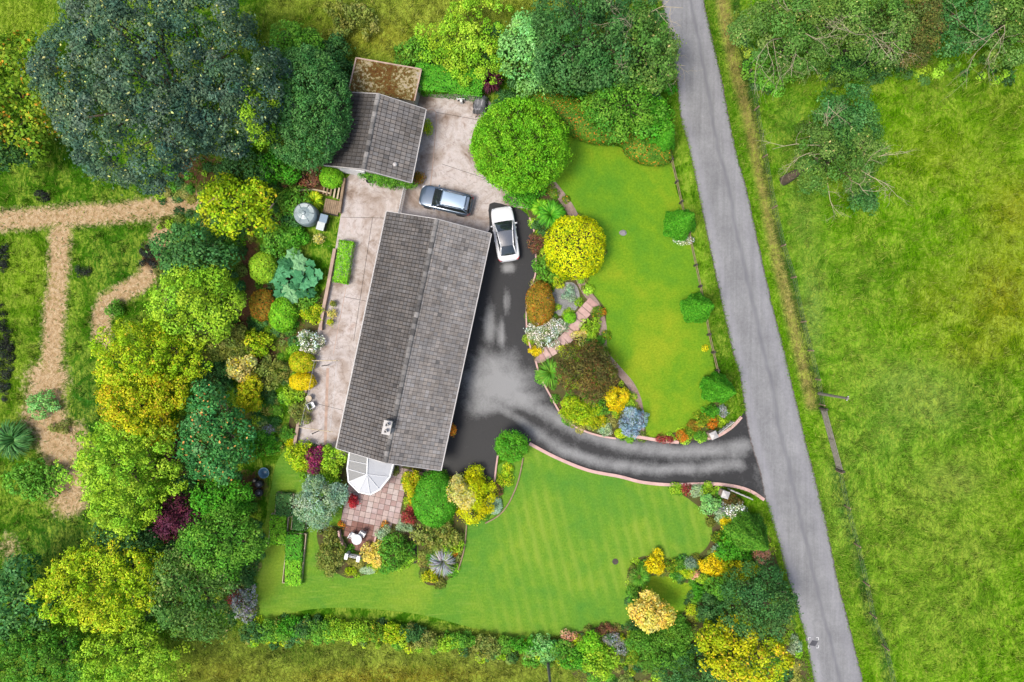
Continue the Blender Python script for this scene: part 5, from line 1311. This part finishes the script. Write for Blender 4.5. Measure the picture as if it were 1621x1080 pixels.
V_('golden_shrub', 'shrub', 'cream and yellow variegated shrub beside the white gate', 591, 876, 18, 19, 1.2, 'clump', 'goldtree', .14)
V_('shrub', 'shrub', 'green mound shrub between the variegated shrub and the narrow dark path', 628, 872, 26, 26, 1.4, 'clump', 'midgreen')
V_('olive_bush', 'bush', 'olive green dome bush beside the patio and lawn', 524, 873, 20, 34, 1.4, 'clump', 'olive')
V_('low_plant', 'plant', 'flat pale green ground plant at the lawn edge below the white gate', 582, 903, 13, 6, .25, 'dome', 'mint')
V_('low_plant', 'plant', 'low yellow green plant at the lawn edge below the olive dome', 556, 904, 10, 6, .4, 'clump', 'lime')
V_('clipped_bush', 'bush', 'big vivid green mound against the bungalow corner', 688, 790, 34, 42, 2.0, 'dome', 'vivid', .12)
V_('golden_shrub', 'shrub', 'greenish yellow shrub between the patio and the vivid green mound', 651, 772, 12, 24, 1.6, 'clump', 'yellowlime')
V_('yellow_shrub', 'shrub', 'bright yellow shrub at the driveway end', 752, 783, 28, 40, 1.9, 'clump', 'yellow', .14, lump=.2)
V_('cream_shrub', 'shrub', 'cream flowered shrub in front of the bright yellow shrub', 730, 780, 21, 26, 2.4, 'clump', 'cream', .12)
V_('shrub', 'shrub', 'mottled olive shrub below the vivid green mound', 692, 846, 34, 22, 1.2, 'clump', 'olive')
V_('shrub', 'shrub', 'thin brownish shrub by the dark edging wall above the yucca', 712, 865, 20, 18, .8, 'clump', 'limegreen', gaps=.2)
V_('yucca', 'plant', 'grey green spiky yucca', 701, 890, 23, 20, 1.2, 'spiky', 'grey', .035)
V_('yellow_plant', 'plant', 'small yellow plant beside the grey green yucca', 680, 911, 11, 9, .7, 'clump', 'yellowlime')
V_('orange_flowers', 'plant', 'small orange flower clump beside the yucca at the dark edging', 719, 874, 5, 5, .4, 'clump', 'orange')
V_('low_plant', 'plant', 'low grey green plant between the yellow shrub and the curved dark wall', 783, 800, 12, 14, .4, 'dome', 'greygreen')
V_('low_plant', 'plant', 'low yellow green plants in the bed between drive and striped lawn', 801, 750, 11, 18, .4, 'clump', 'lime', gaps=.15)
V_('low_plant', 'plant', 'dry pinkish plant at the tip of the bed between drive and striped lawn', 787, 776, 9, 9, .4, 'clump', 'redbrown')
V_('clipped_tree', 'tree', 'round dark green ball tree at the driveway fork', 810, 706, 24, 23, 2.6, 'clump', 'vivid', .15, clump=.3, lump=.07)
V_('hanging_basket', 'plant', 'orange flowers hanging under the bungalow eave over the drive', 716, 681, 5, 8, 1.8, 'clump', 'orange', zc=1.2)
for bx, by, rx, ry, pal, lab in ((450,799,13,18,'darkgreen','dark herbs filling the wider raised bed'), (441,838,13,22,'bright','bright green lettuce in the raised bed below the herbs'), (474,822,10,16,'evergreen','bluish cabbages in the raised bed beneath the grey green tree'), (466,866,14,22,'vivid','leafy lettuce in the upper half of the longest raised bed'), (465,905,13,20,'bright','lime lettuce in the lower half of the longest raised bed')):
    V_('vegetables', 'vegetables', lab, bx, by, rx*.92, ry*.98, .66, 'box', pal, .13, zc=.4, cover=3.2)

# ---- top border and the yard trees
V_('round_tree', 'tree', 'big round bright green tree beside the concrete yard', 824, 231, 73, 70, 5.5, 'clump', 'bright', .17, clump=.36, lump=.05, cover=2.0)
V_('shrub', 'shrub', 'dark low shrub under the round bright green tree', 830, 312, 28, 16, 1.2, 'clump', 'vivid')
V_('trimmed_hedge', 'hedge', 'long trimmed hedge with orange patches beside the round bright tree', 912, 188, 78, 27, 2.0, 'dome', 'hedgeorange', .13, rot=-24)
V_('trimmed_hedge', 'hedge', 'short trimmed hedge with yellow patches beside the road verge', 1024, 236, 40, 24, 1.8, 'dome', 'hedgeorange', .13, rot=-18)
V_('leafy_tree', 'tree', 'leafy mid green tree behind the two trimmed hedges', 982, 165, 52, 52, 5.0, 'clump', 'midgreen', .22, lump=.2)
V_('leafy_tree', 'tree', 'fresh green shrub tree tucked behind the short trimmed hedge', 1028, 192, 30, 30, 3.4, 'clump', 'vivid')
V_('dark_tree', 'tree', 'tall dark green tree in the middle of the top border', 925, 62, 72, 70, 8, 'clump', 'darkgreen', .24, lump=.2)
V_('dark_tree', 'tree', 'dark shrub tree just below the tall dark border tree', 905, 115, 56, 34, 4.6, 'clump', 'darkgreen', .22)
V_('pale_shrub', 'shrub', 'pale green long leaved shrub above the dark purple one', 834, 84, 42, 56, 3.8, 'clump', 'palegreen', .26, lump=.16)
V_('meadow_tree', 'tree', 'yellow green loose tree above the bright hedge at the yard', 736, 66, 60, 60, 3.6, 'clump', 'limegreen', .2, clump=.5, lump=.45, gaps=.18)
V_('box_hedge', 'hedge', 'bright green clipped hedge along the top of the yard', 712, 132, 50, 20, 1.6, 'box', 'vivid', .13, rot=-6)
V_('purple_shrub', 'shrub', 'nearly black purple shrub at the top of the yard', 776, 128, 17, 24, 1.8, 'spiky', 'purple', .05)
V_('lime_shrub', 'shrub', 'little lime shrub next to the nearly black purple shrub', 795, 108, 15, 14, 2.2, 'clump', 'limegreen')
V_('shrub', 'shrub', 'green meadow shrub behind the flat mossy roof', 660, 88, 32, 24, 1.8, 'clump', 'midgreen', gaps=.15)
V_('shrub', 'shrub', 'dark green shrub above the round bright green tree', 800, 160, 20, 14, 1.2, 'clump', 'darkgreen')
ash = V_('ash_tree', 'tree', 'green tree with pale dead twigs overhanging the road edge', 1016, 78, 50, 58, 7, 'clump', 'willow', .24, lump=.25, gaps=.1)
dead_branches(ash, [((1000,40,5), (940,10,8), .07), ((1010,50,5), (985,45,8.4), .06), ((1030,20,5), (1058,8,8.4), .07), ((1030,110,4), (1062,98,6.5), .06), ((1035,120,3), (1060,125,5), .05), ((1000,90,5), (975,100,7), .05)], 31)
V_('meadow_shrub', 'shrub', 'olive shrub at the very top of the meadow beyond the garage', 560, 30, 40, 26, 1.4, 'clump', 'olive', gaps=.35, lump=.3)
pt, ph = pot(677, 206, .17, .35, MAT['terracotta'], 'terracotta pot by the garage side wall')
V_('potted_plant', 'plant', 'bushy yellow green plant in the pot by the garage side wall', 677, 202, 7, 11, .95, 'clump', 'lime', zc=.6)
pot(663, 282, .28, .4, MAT['timber'], 'brown round planter by the garage corner near the blue grey car')
V_('potted_plant', 'plant', 'dried brown plant in the round planter by the garage corner', 663, 281, 9, 9, .6, 'clump', 'oliveorange', zc=.42)
pot(585, 288, .2, .45, MAT['black'], 'black pot in front of the garage'); 
for i, (x, y) in enumerate(((528, 481), (525.5, 497), (523, 510))): 
    pot(x, y, .22, .35, plain('yellow_glaze%d' % i, G(190, 170, 50), .6), ('small yellow pot standing alone by the low yard wall', 'yellow pot with pale flowers by the low yard wall', 'yellow pot with lime leaves by the low yard wall')[i])
    V_('potted_plant', 'plant', ('sprig in the small yellow pot standing alone', 'pale yellow flowers in the middle yellow pot', 'lime leaves in the last yellow pot of three')[i], x, y, 4+2*(i == 1), 4+3*(i == 1), .6, 'clump', ('olive', 'cream', 'lime')[i], zc=.42)

# ---- island bed
V_('golden_globe', 'tree', 'huge bright yellow globe shaped conifer', 910, 392, 47, 49, 3.4, 'dome', 'yellow', .17, cover=1.45)
V_('clipped_bush', 'bush', 'orange tinged green oval bush at the driveway edge', 855, 481, 22, 34, 1.6, 'dome', 'oliveorange')
V_('shrub', 'shrub', 'cream speckled green shrub beside the pink slab path', 864, 525, 28, 22, 1.0, 'clump', 'white', .11)
V_('low_plant', 'plant', 'patch of yellow orange flowers at the foot of the pink slab path', 848, 556, 11, 6, .35, 'clump', 'gold')
V_('bronze_tree', 'tree', 'dark bronze leaved tree in the island bed', 928, 588, 42, 42, 3.6, 'clump', 'bronze', .17, lump=.16)
V_('golden_shrub', 'shrub', 'bright golden shrub beside the silvery blue spruce', 975, 632, 18, 18, 1.5, 'clump', 'gold', .14)
V_('blue_spruce', 'shrub', 'silvery blue spruce bush at the driveway bend', 1002, 668, 20, 21, 1.4, 'clump', 'blue', .12, clump=.2)
V_('low_plant', 'plant', 'grassy green mound at the kerb beside the bronze tree', 871, 590, 18, 30, .9, 'spiky', 'midgreen', .035)
V_('clipped_bush', 'bush', 'lime green spreading bush at the inner bend of the drive', 918, 650, 29, 20, 1.0, 'clump', 'lime', .13)
V_('low_plant', 'plant', 'lime ground plant below the spreading bush at the drive bend', 938, 668, 18, 9, .5, 'clump', 'yellowlime')
V_('low_plant', 'plant', 'small round lime plant touching the silvery blue spruce', 983, 686, 10, 8, .5, 'dome', 'lime')
V_('low_plant', 'plant', 'green plants between the bronze tree and the golden shrub', 952, 645, 18, 14, .6, 'clump', 'midgreen')
V_('low_plant', 'plant', 'small green plant beside the golden shrub at the gravel', 996, 640, 9, 9, .5, 'clump', 'limegreen')
V_('low_plant', 'plant', 'grey green rockery plants between lime plant and spruce', 958, 680, 10, 9, .4, 'clump', 'mint')
V_('ornamental_grass', 'plant', 'bright green ornamental grass above the yellow globe', 872, 340, 27, 20, 1.3, 'spiky', 'vivid', .05)
V_('ornamental_grass', 'plant', 'second tuft of green ornamental grass beside the white car', 856, 330, 16, 14, 1.0, 'spiky', 'bright', .05)
V_('low_plant', 'plant', 'dark green plant between the ornamental grass and the yellow globe', 860, 360, 16, 12, .7, 'clump', 'darkgreen')
V_('low_plant', 'plant', 'reddish low plant next to the white car', 850, 386, 12, 13, .6, 'clump', 'redbrown')
V_('shrub', 'shrub', 'green shrub on the drive side of the yellow globe', 868, 424, 22, 22, 1.0, 'clump', 'midgreen')
V_('low_plant', 'plant', 'yellow flowered low plant below the yellow globe', 882, 445, 14, 10, .5, 'clump', 'lime')
V_('low_plant', 'plant', 'tiny clipped green ball beside the pink slab path', 902, 503, 10, 9, .6, 'dome', 'bright')
V_('low_plant', 'plant', 'pale mint plant below the tiny clipped ball', 893, 515, 9, 8, .35, 'clump', 'mint')
V_('low_plant', 'plant', 'lime plant among the grey stones of the rockery', 880, 487, 7, 5, .3, 'clump', 'limegreen')
V_('low_plant', 'plant', 'blue green plant among the grey stones of the rockery', 900, 465, 9, 11, .4, 'clump', 'greygreen', gaps=.2)
V_('low_plant', 'plant', 'lime and orange plant at the top of the pink slab path', 946, 495, 9, 9, .5, 'clump', 'autumn')
V_('low_plant', 'plant', 'orange flowers at the lawn edge by the pink slab path', 954, 494, 4, 5, .4, 'clump', 'orange')
V_('low_plant', 'plant', 'mixed green plants between the pink slab path and the gravel', 934, 520, 15, 16, .6, 'clump', 'limegreen', gaps=.15)
V_('low_plant', 'plant', 'cream flowers between the pink slab path and the bronze tree', 918, 536, 12, 12, .5, 'clump', 'cream', gaps=.2)
V_('low_plant', 'plant', 'dark green plants above the bronze tree', 938, 546, 16, 12, .6, 'clump', 'midgreen')
V_('low_plant', 'plant', 'lime ground plant below the pink slab path', 894, 556, 12, 9, .35, 'clump', 'lime')

# ---- roadside conifers and the drive mouth borders
for x, y, r, h, lab in ((1046, 231, 20, 5.0, 'green conifer leaning over the short trimmed hedge by the fence'), (1073, 357, 25, 5.4, 'green conifer with white flowers at its foot on the roadside fence'), (1100, 489, 24, 5.6, 'green conifer on the roadside fence between the other two'), (1131, 614, 24, 5.8, 'green conifer nearest the drive mouth on the roadside fence'), (1177, 838, 32, 5.8, 'dark green conifer above the golden bushes and below the hydrangea')):
    V_('conifer', 'conifer', lab, x, y, r, r, h, 'cone', 'vivid' if y < 800 else 'midgreen')
V_('white_flowers', 'plant', 'white flowers at the foot of a roadside conifer', 1082, 380, 15, 6, .5, 'clump', 'white')
V_('low_plant', 'plant', 'yellow flower tuft on the lawn beside the roadside fence', 1117, 551, 4, 4, .25, 'clump', 'gold')
BORDER = [(1052,695,14,5,.4,'darkred','flat red border plant along the kerb'), (1080,690,9,8,.5,'orange','rusty orange plant beside the flat red one'), (1092,684,8,8,.5,'autumn','mottled border plant between two orange ones'), (1098,674,9,8,.5,'oliveorange','brown domed border plant by the pillar'),
 (1112,664,12,10,.6,'autumn','green and orange plant under the drive mouth conifer'), (1124,652,12,8,.6,'vivid','fresh green plant under the drive mouth conifer'), (1128,670,9,8,.5,'orange','orange flowers behind the white capped pillar'), (1108,690,11,7,.5,'midgreen','green plant in front of the white capped pillar'), (1143,650,7,9,.5,'grey','grey white flowers beside the white rails'),
 (1070,773,9,8,.5,'limegreen','round lime plant at the kerb of the striped lawn'), (1086,774,8,8,.5,'darkred','red leaved plant at the kerb of the striped lawn'), (1102,777,10,9,.6,'mint','grey green plant at the kerb of the striped lawn'), (1118,774,11,9,.6,'limegreen','bright plant beside the lower pillar'), (1125,798,14,14,1.0,'palegreen','pale round bush below the lower pillar'),
 (1146,802,7,8,.5,'grey','pale lilac flowers beside the pale round bush'), (1160,792,14,12,.7,'bronze','dark leaved shrub behind the lower pillar'), (1164,812,14,14,1.0,'white','white flowering hydrangea below the lower pillar'), (1138,816,7,9,.5,'mint','mint coloured plant between pale bush and lawn'), (1153,830,11,10,.7,'gold','golden ball plant below the hydrangea'),
 (1136,850,9,8,.5,'autumn','rusty plant at the lawn edge below the golden ball'), (1150,850,8,7,.5,'lime','lime plant below the golden ball'), (1137,872,10,9,.5,'mint','pale plant at the lawn tip'), (1162,868,26,20,1.4,'vivid','broad green shrub left of the dark conifer'),
 (1204,880,12,11,.9,'pink','peach coloured shrub beneath the dark conifer'), (1126,895,17,17,1.2,'gold','orange gold bush in the row by the small hidden lawn'), (1172,902,26,14,1.6,'yellowlime','yellow green shrub above the dark spreading tree'), (1036,888,14,18,1.0,'gold','golden bush at the bay of the striped lawn'),
 (1060,896,11,9,.6,'autumn','amber plant next to the golden bay bush'), (1076,893,10,8,.6,'midgreen','green plant next to the amber plant'), (1092,892,10,9,.7,'greygreen','blue green plant above the pink flowers'), (1085,905,12,8,.6,'lime','lime plant above the small hidden lawn'), (1100,910,8,6,.5,'pink','pink flowers above the small hidden lawn'),
 (1001,935,9,10,.6,'midgreen','green plant between the spiky tuft and the golden tree'), (1124,962,20,24,1.8,'darkgreen','dark shrub right of the small hidden lawn'), (1140,928,22,20,1.8,'midgreen','green shrub between orange gold bush and dark tree'), (1095,965,9,7,.6,'lime','small lime plant in the dark shrubs'),
 (1020,897,9,9,.6,'midgreen','green plant left of the golden bay bush'), (1048,905,9,7,.5,'olive','olive plant on the upper rim of the small hidden lawn'), (1006,990,14,9,.7,'darkgreen','dark plant at the foot of the cream gold tree'), (1072,988,18,12,1.2,'midgreen','green shrub on the lower rim of the small hidden lawn'), (1106,938,9,12,.8,'vivid','fresh green plant on the dark shrub side of the small hidden lawn'), (1113,916,10,8,.7,'limegreen','lime plant between the pink flowers and the dark shrub'), (1003,908,8,12,.6,'olive','olive plant behind the spiky tuft at the lawn bay'),
 (900,1007,11,9,.7,'pink','round salmon pink bush at the hedge end'), (936,1017,20,18,1.4,'bright','bright green ball shrub beside the salmon bush'), (950,1048,26,24,1.6,'limegreen','larger green shrub below the bright ball shrub'), (968,1012,12,10,.8,'grey','silver grey shrub beside the bright ball shrub'), (985,1026,10,10,.8,'grey','second silver shrub towards the square green hedge'),
 (960,995,16,7,.5,'redbrown','brownish low plants at the bottom edge of the striped lawn'), (912,1040,22,16,1.1,'vivid','green scrub shrub left of the larger green shrub')]
for x, y, rx, ry, h, pal, lab in BORDER: V_('border_plant' if h < .9 else 'border_shrub', 'plant' if h < .9 else 'shrub', lab, x, y, rx, ry, h, 'clump', pal)
V_('spiky_plant', 'plant', 'spiky green tuft at the bay of the striped lawn', 1013, 913, 18, 18, 1.0, 'spiky', 'midgreen', .03)
V_('golden_tree', 'tree', 'cream gold variegated tree beside the small hidden lawn', 1030, 966, 33, 27, 3.4, 'clump', 'goldtree', .2, lump=.16)
V_('square_hedge', 'hedge', 'green hedge bush with a golden end below the cream gold tree', 1045, 1024, 46, 32, 2.2, 'clump', 'midgreen', .15)
V_('golden_shrub', 'shrub', 'amber shrub at the end of the green hedge bush', 1002, 1028, 9, 20, 1.6, 'clump', 'autumn')
V_('dark_tree', 'tree', 'dark spreading tree leaning to the road verge', 1202, 950, 52, 56, 4.6, 'clump', 'darkgreen', .18, lump=.16)
V_('lime_tree', 'tree', 'bright yellow lime tree with open branches by the road', 1178, 1028, 62, 46, 4.4, 'clump', 'yellowlime', .24, clump=.55, lump=.35, gaps=.3)
V_('dark_shrub', 'shrub', 'dark feathery shrub under the bright yellow lime tree', 1100, 1062, 56, 34, 2.4, 'clump', 'darkgreen', .16)
V_('verge_plant', 'plant', 'pale tuft on the road verge by the paint marked patch', 1258, 1020, 9, 14, .4, 'clump', 'mint')

# ---- hedge along the bottom of the striped lawn
HEDGE = [(408,1000,20,16,'evergreen'),(432,998,20,17,'midgreen'),(458,992,18,14,'vivid'),(482,996,18,15,'darkgreen'),(508,996,20,14,'midgreen'),(534,996,18,15,'limegreen'),(560,998,20,16,'limegreen'),(594,999,17,13,'autumn'),(626,1002,20,15,'lime'),(654,1004,16,14,'darkgreen'),(680,1012,18,13,'olive'),(706,1018,18,12,'limegreen'),(734,1014,18,12,'midgreen'),(772,1022,22,18,'cream'),(806,1020,14,12,'midgreen'),(832,1022,18,13,'vivid'),(858,1024,20,20,'palegreen'),(884,1028,16,16,'midgreen')]
HL = {'evergreen': 'deep', 'midgreen': 'mid', 'vivid': 'vivid', 'darkgreen': 'dark', 'limegreen': 'lime', 'lime': 'yellowish', 'olive': 'olive', 'palegreen': 'pale'}
ORD = 'first second third fourth fifth sixth seventh eighth ninth tenth eleventh twelfth thirteenth fourteenth fifteenth sixteenth seventeenth eighteenth'.split()
for hi_, (x, y, rx, ry, pal) in enumerate(HEDGE):
    lab = {'autumn': 'amber flowering shrub in the hedge below the striped lawn', 'cream': 'straw coloured dry shrub in the hedge below the striped lawn'}.get(pal) or '%s green shrub, %s from the orchard trees in the hedge below the striped lawn' % (HL[pal], ORD[hi_])
    V_('hedge_shrub', 'shrub', lab, x, y, rx*1.2, ry*.9, 1.1, 'clump', {'cream': 'olive', 'evergreen': 'darkgreen'}.get(pal, pal), group='hedge shrubs below the striped lawn', lump=.45)

# ---- field trees on the far side of the road
ft = V_('willow_tree', 'tree', 'feathery grey green tree with pale twigs at the field corner by the road', 1262, 52, 92, 62, 7, 'clump', 'willow', .2, lump=.3, gaps=.15)
dead_branches(ft, [((1240,60,5), (1190,80,8), .06), ((1260,40,5), (1215,30,8.5), .06), ((1270,50,6), (1300,75,8.5), .05), ((1260,70,5), (1265,105,7.5), .05)], 41)
ft = V_('willow_tree', 'tree', 'dull green twiggy tree next to the feathery field corner tree', 1375, 50, 62, 56, 6.5, 'clump', 'willow', .2, lump=.3, gaps=.18)
dead_branches(ft, [((1370,50,5), (1420,70,8), .06), ((1380,50,5), (1340,62,8), .06), ((1375,55,5), (1385,95,7.5), .05)], 42)
V_('thorn_tree', 'tree', 'brownish thorn tree among the field edge trees', 1440, 44, 46, 52, 6, 'clump', 'thorn', .17, lump=.25, gaps=.1)
V_('dark_tree', 'tree', 'dark leaved tree right of the brownish thorn tree', 1515, 32, 40, 46, 6, 'clump', 'evergreen', .22, lump=.2)
ft = V_('willow_tree', 'tree', 'pale twiggy tree at the field edge beyond the dark leaved one', 1590, 36, 62, 56, 6, 'clump', 'willow', .2, lump=.3, gaps=.2)
dead_branches(ft, [((1590,40,5), (1540,90,7), .05), ((1590,40,5), (1610,85,7), .05)], 43)
V_('scrub', 'shrub', 'low green scrub below the feathery field corner tree', 1225, 110, 44, 26, 1.8, 'clump', 'midgreen', gaps=.2, lump=.3)
V_('scrub', 'shrub', 'dark low scrub below the brownish thorn tree', 1370, 106, 50, 18, 1.6, 'clump', 'darkgreen', gaps=.15, lump=.3)
ft = V_('leaning_tree', 'tree', 'solitary leaning tree with bare branches standing in the meadow', 1326, 246, 58, 54, 6, 'clump', 'willow', .19, lump=.42, gaps=.3)
dead_branches(ft, [((1340,260,4), (1412,240,5.5), .07), ((1345,262,4), (1425,280,5), .06), ((1340,280,3.5), (1372,318,4.5), .06), ((1310,290,3.5), (1312,345,4), .05), ((1300,230,4), (1235,225,5), .06), ((1310,210,4), (1300,150,5.5), .06), ((1290,240,4), (1245,255,4.5), .05)], 44)
A, B = P(1240, 287, .0) - ft.location, P(1300, 250, 3.2) - ft.location; A.z = -.1; B.z = 3.2
MB().tube([A, A.lerp(B, .5) + Vector((0, 0, -.2)), B], [.42, .32, .2], 8).build('trunk', MAT['bark'], ft, True)
V_('dark_foliage_tree', 'tree', 'blue green tree growing behind the solitary leaning one', 1332, 196, 44, 50, 5.2, 'clump', 'evergreen', .2, lump=.38, gaps=.25)
V_('dark_foliage_tree', 'shrub', 'dark low limb of leaves below the solitary leaning tree', 1365, 315, 22, 18, 2.0, 'clump', 'evergreen', .18, lump=.4, gaps=.2)

# ---- low ground cover that fills the beds and the orchard floor
def cover(name, label, polys, dens, pals, leaf, hmax, excl=(), seed=1):
    rg = np.random.default_rng(seed); PX, NR, CO = [], [], []
    for poly in polys:
        pw = W(poly); xs = [p.x for p in pw]; ys = [p.y for p in pw]
        nc = int(dens*(max(xs)-min(xs))*(max(ys)-min(ys))); cx = rg.uniform(min(xs), max(xs), nc); cy = rg.uniform(min(ys), max(ys), nc)
        k = in_poly(cx, cy, pw)
        for e in excl: k &= ~in_poly(cx, cy, e)
        cx, cy = cx[k], cy[k]; nc = len(cx); cr = rg.uniform(.18, .6, nc); hh = hmax*rg.uniform(.25, 1, nc)
        zone = .5 + .5*np.sin(cx*.9+1)*np.cos(cy*.8) + rg.normal(0, .3, nc); pi_ = np.clip((zone*len(pals)).astype(int), 0, len(pals)-1)
        for q in range(nc):
            m = max(6, int(1.7*cr[q]**2*3.14/(leaf*leaf*.31))); u = unit(rg, m); u[:, 2] = np.abs(u[:, 2])
            PX.append(u*np.array([cr[q], cr[q], hh[q]])*rg.uniform(.6, 1.05, (m, 1)) + np.array([cx[q], cy[q], .03])); NR.append(u + np.array([0, 0, .6]) + rg.normal(0, .4, (m, 3)))
            CO.append(leaf_colours(rg, pals[pi_[q]], m, np.full(m, rg.random())))
    p, nr, co = np.concatenate(PX), np.concatenate(NR), np.concatenate(CO); NLEAF[0] += len(p)
    tag(link(name, leaf_mesh(rg, name, p, nr, leaf*rg.uniform(.6, 1.3, len(p)), co), MAT['leaf']), label, 'ground cover', kind='stuff')
PATHX = [W([(390,380),(412,380),(408,500),(384,520)])]
cover('ground_cover', 'low mixed ground cover filling the island bed', [ISLAND], 2.2, ['limegreen', 'midgreen', 'olive', 'autumn'], .13, .3, [W([(836,580),(860,542),(882,528),(893,513),(903,494),(928,468),(955,486),(934,512),(921,534),(904,552),(880,568),(856,584)]), W([(866,470),(880,452),(908,448),(918,470),(912,490),(890,500),(872,492)])], 11)
cover('ground_cover', 'low mixed ground cover under the shrubs by the lower drive mouth', [BED_SE], 3.0, ['midgreen', 'darkgreen', 'limegreen', 'olive'], .145, .4, [S(LAWN_MINI)], 12)
cover('ground_cover', 'leafy undergrowth on the orchard and wall garden floor', [[(255,270),(345,262),(470,300),(470,380),(495,480),(478,560),(462,640),(452,705),(400,720),(395,790),(420,830),(400,990),(230,990),(230,860),(270,800),(300,600),(250,480)]], 2.6, ['darkgreen', 'midgreen', 'olive', 'limegreen', 'evergreen'], .16, .45, PATHX, 13)
cover('ground_cover', 'low green plants in the small beds round the patio', [BED_A, BED_B, BED_C, BED_W, BED_NE], 2.6, ['olive', 'midgreen', 'limegreen'], .13, .3, [], 14)
cover('ground_cover', 'tangled undergrowth in the top border behind the trimmed hedges', [[(690,100),(780,40),(1040,-20),(1070,130),(1050,240),(1000,215),(930,160),(840,150),(760,148),(700,146)]], 2.4, ['darkgreen', 'midgreen', 'vivid', 'evergreen'], .18, .6, [PW['yard'], PW['lawn_ne'], ROADPOLY], 15)
cover('ground_cover', 'scrubby undergrowth along the hedge foot below the striped lawn', [[(390,985),(500,975),(640,985),(760,1008),(860,1018),(980,1000),(990,1060),(880,1050),(760,1040),(640,1025),(500,1015),(395,1020)]], 4.5, ['midgreen', 'olive', 'limegreen', 'darkgreen', 'lime'], .15, .95, [], 16)
cover('ground_cover', 'scrub and brambles beside the mossy store at the top meadow edge', [[(440,40),(560,70),(560,92),(552,150),(500,120),(430,60)], [(665,70),(760,60),(760,120),(665,115)], [(1170,60),(1290,90),(1480,100),(1600,90),(1600,130),(1420,130),(1280,150),(1190,140)]], 2.2, ['midgreen', 'darkgreen', 'willow', 'limegreen'], .18, .8, [], 17)

# ================================================================== ROUGH GRASS
rg = np.random.default_rng(77)
def scatter(n, x0, x1, y0, y1):
    a = P(x0, y1); b = P(x1, y0); return rg.uniform(a.x, b.x, n), rg.uniform(a.y, b.y, n)
def grass(name, label, regs, excl, hs, ln, wd, gain=1.0, XY=None, spread=.7, pk=.45):
    if regs is None: X, Y = XY; k = np.ones(len(X), bool)
    else:
        xs, ys = [], []
        for n, r in regs: a, b = scatter(n, *r); xs.append(a); ys.append(b)
        X, Y = np.concatenate(xs), np.concatenate(ys); k = np.ones(len(X), bool)
    for pl in excl: k &= ~in_poly(X, Y, pl)
    px, py = to_px(X, Y)
    for line, wd_ in (([(-60,352),(0,350),(90,343),(180,338),(250,330),(300,318),(335,310)], 16), ([(95,372),(92,430),(86,500),(82,560),(78,600)], 17), ([(256,365),(246,400),(232,440),(200,460),(168,480),(158,510),(162,542)], 14), ([(75,600),(70,640),(85,690),(105,730),(108,785)], 34)):
        k &= (dist_line(px, py, line) > wd_*(.55 + .6*rg.random(len(X)))) | (rg.random(len(X)) < .06)
    k &= ~((px > 380) & (px < 560) & (py > 260) & (py < 990)); k &= ~((px > 280) & (px < 470) & (py > 380) & (py < 980) & (rg.random(len(X)) < .8))
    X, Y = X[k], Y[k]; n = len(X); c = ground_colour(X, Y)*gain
    th = 2.2*np.sin(X*.33+1)*np.cos(Y*.27) + 1.4*np.sin(X*.9+Y*.7) + rg.normal(0, spread, n) + 1.0
    l = ln*rg.uniform(.5, 1.4, n); h = hs*rg.uniform(.4, 1.4, n); wv = wd*rg.uniform(.6, 1.5, n)
    d = np.stack([np.cos(th), np.sin(th)], 1); s = np.stack([-d[:, 1], d[:, 0]], 1)
    V = np.zeros((n, 3, 3)); V[:, 0, :2] = np.stack([X, Y], 1) - s*wv[:, None]; V[:, 1, :2] = np.stack([X, Y], 1) + s*wv[:, None]; V[:, :2, 2] = .01
    V[:, 2, :2] = np.stack([X, Y], 1) + d*l[:, None]; V[:, 2, 2] = h
    pale = np.array(G(190, 200, 96)); f = (rg.random(n) ** 3)[:, None]*pk
    c = (c*(1-f) + pale*f) * rg.uniform(.75, 1.35, (n, 1))
    o = link(name, np_mesh(name, V.reshape(-1, 3), tris=np.arange(n*3).reshape(-1, 3), col=np.repeat(c, 3, 0)), MAT['grassblade'])
    tag(o, label, 'grass', kind='stuff'); return o
EX = [ROADPOLY, PW['lawn_ne'], PW['lawn_s'], PW['drive'], PW['yard'], PW['island'], PW['bed_se']]
grass('meadow_grass', 'long rough meadow grass on the field side of the road', [(95000, (1115, 1700, -60, 1140))], EX, .22, .30, .022)
grass('meadow_grass', 'rough grass of the top meadow, lower meadow and orchard', [(60000, (-60, 420, -60, 1140)), (26000, (400, 1060, -60, 150)), (26000, (260, 1000, 985, 1140)), (6000, (1040, 1300, 100, 700))], EX, .15, .24, .020)
# tussocks standing out of the meadow, and grass creeping over the road edges
cx, cy = scatter(1500, 1150, 1680, 100, 1120); c2, d2 = scatter(500, -40, 330, 200, 900); c3, d3 = scatter(400, 400, 1050, -40, 90); c4, d4 = scatter(300, 280, 980, 1020, 1120)
cx, cy = np.concatenate([cx, c2, c3, c4]), np.concatenate([cy, d2, d3, d4]); m_ = 16
TX, TY = np.repeat(cx, m_) + rg.normal(0, .13, len(cx)*m_), np.repeat(cy, m_) + rg.normal(0, .13, len(cx)*m_)
grass('tussock_grass', 'taller tussocks standing out of the rough meadows', None, EX, .42, .34, .026, .95, (TX, TY), 2.4, .9)
EXX = []; EYY = []
for E, sg in ((RL, -1), (RR, 1)):
    for a, b in zip(E, E[1:]):
        for q in range(16):
            p = a.lerp(b, rg.random()); EXX.append(p.x + sg*(rg.normal(.08, .13))); EYY.append(p.y)
grass('verge_grass', 'short grass creeping over both edges of the road', None, [PW['drive']], .14, .2, .024, 1.0, (np.array(EXX), np.array(EYY)), 2.0)
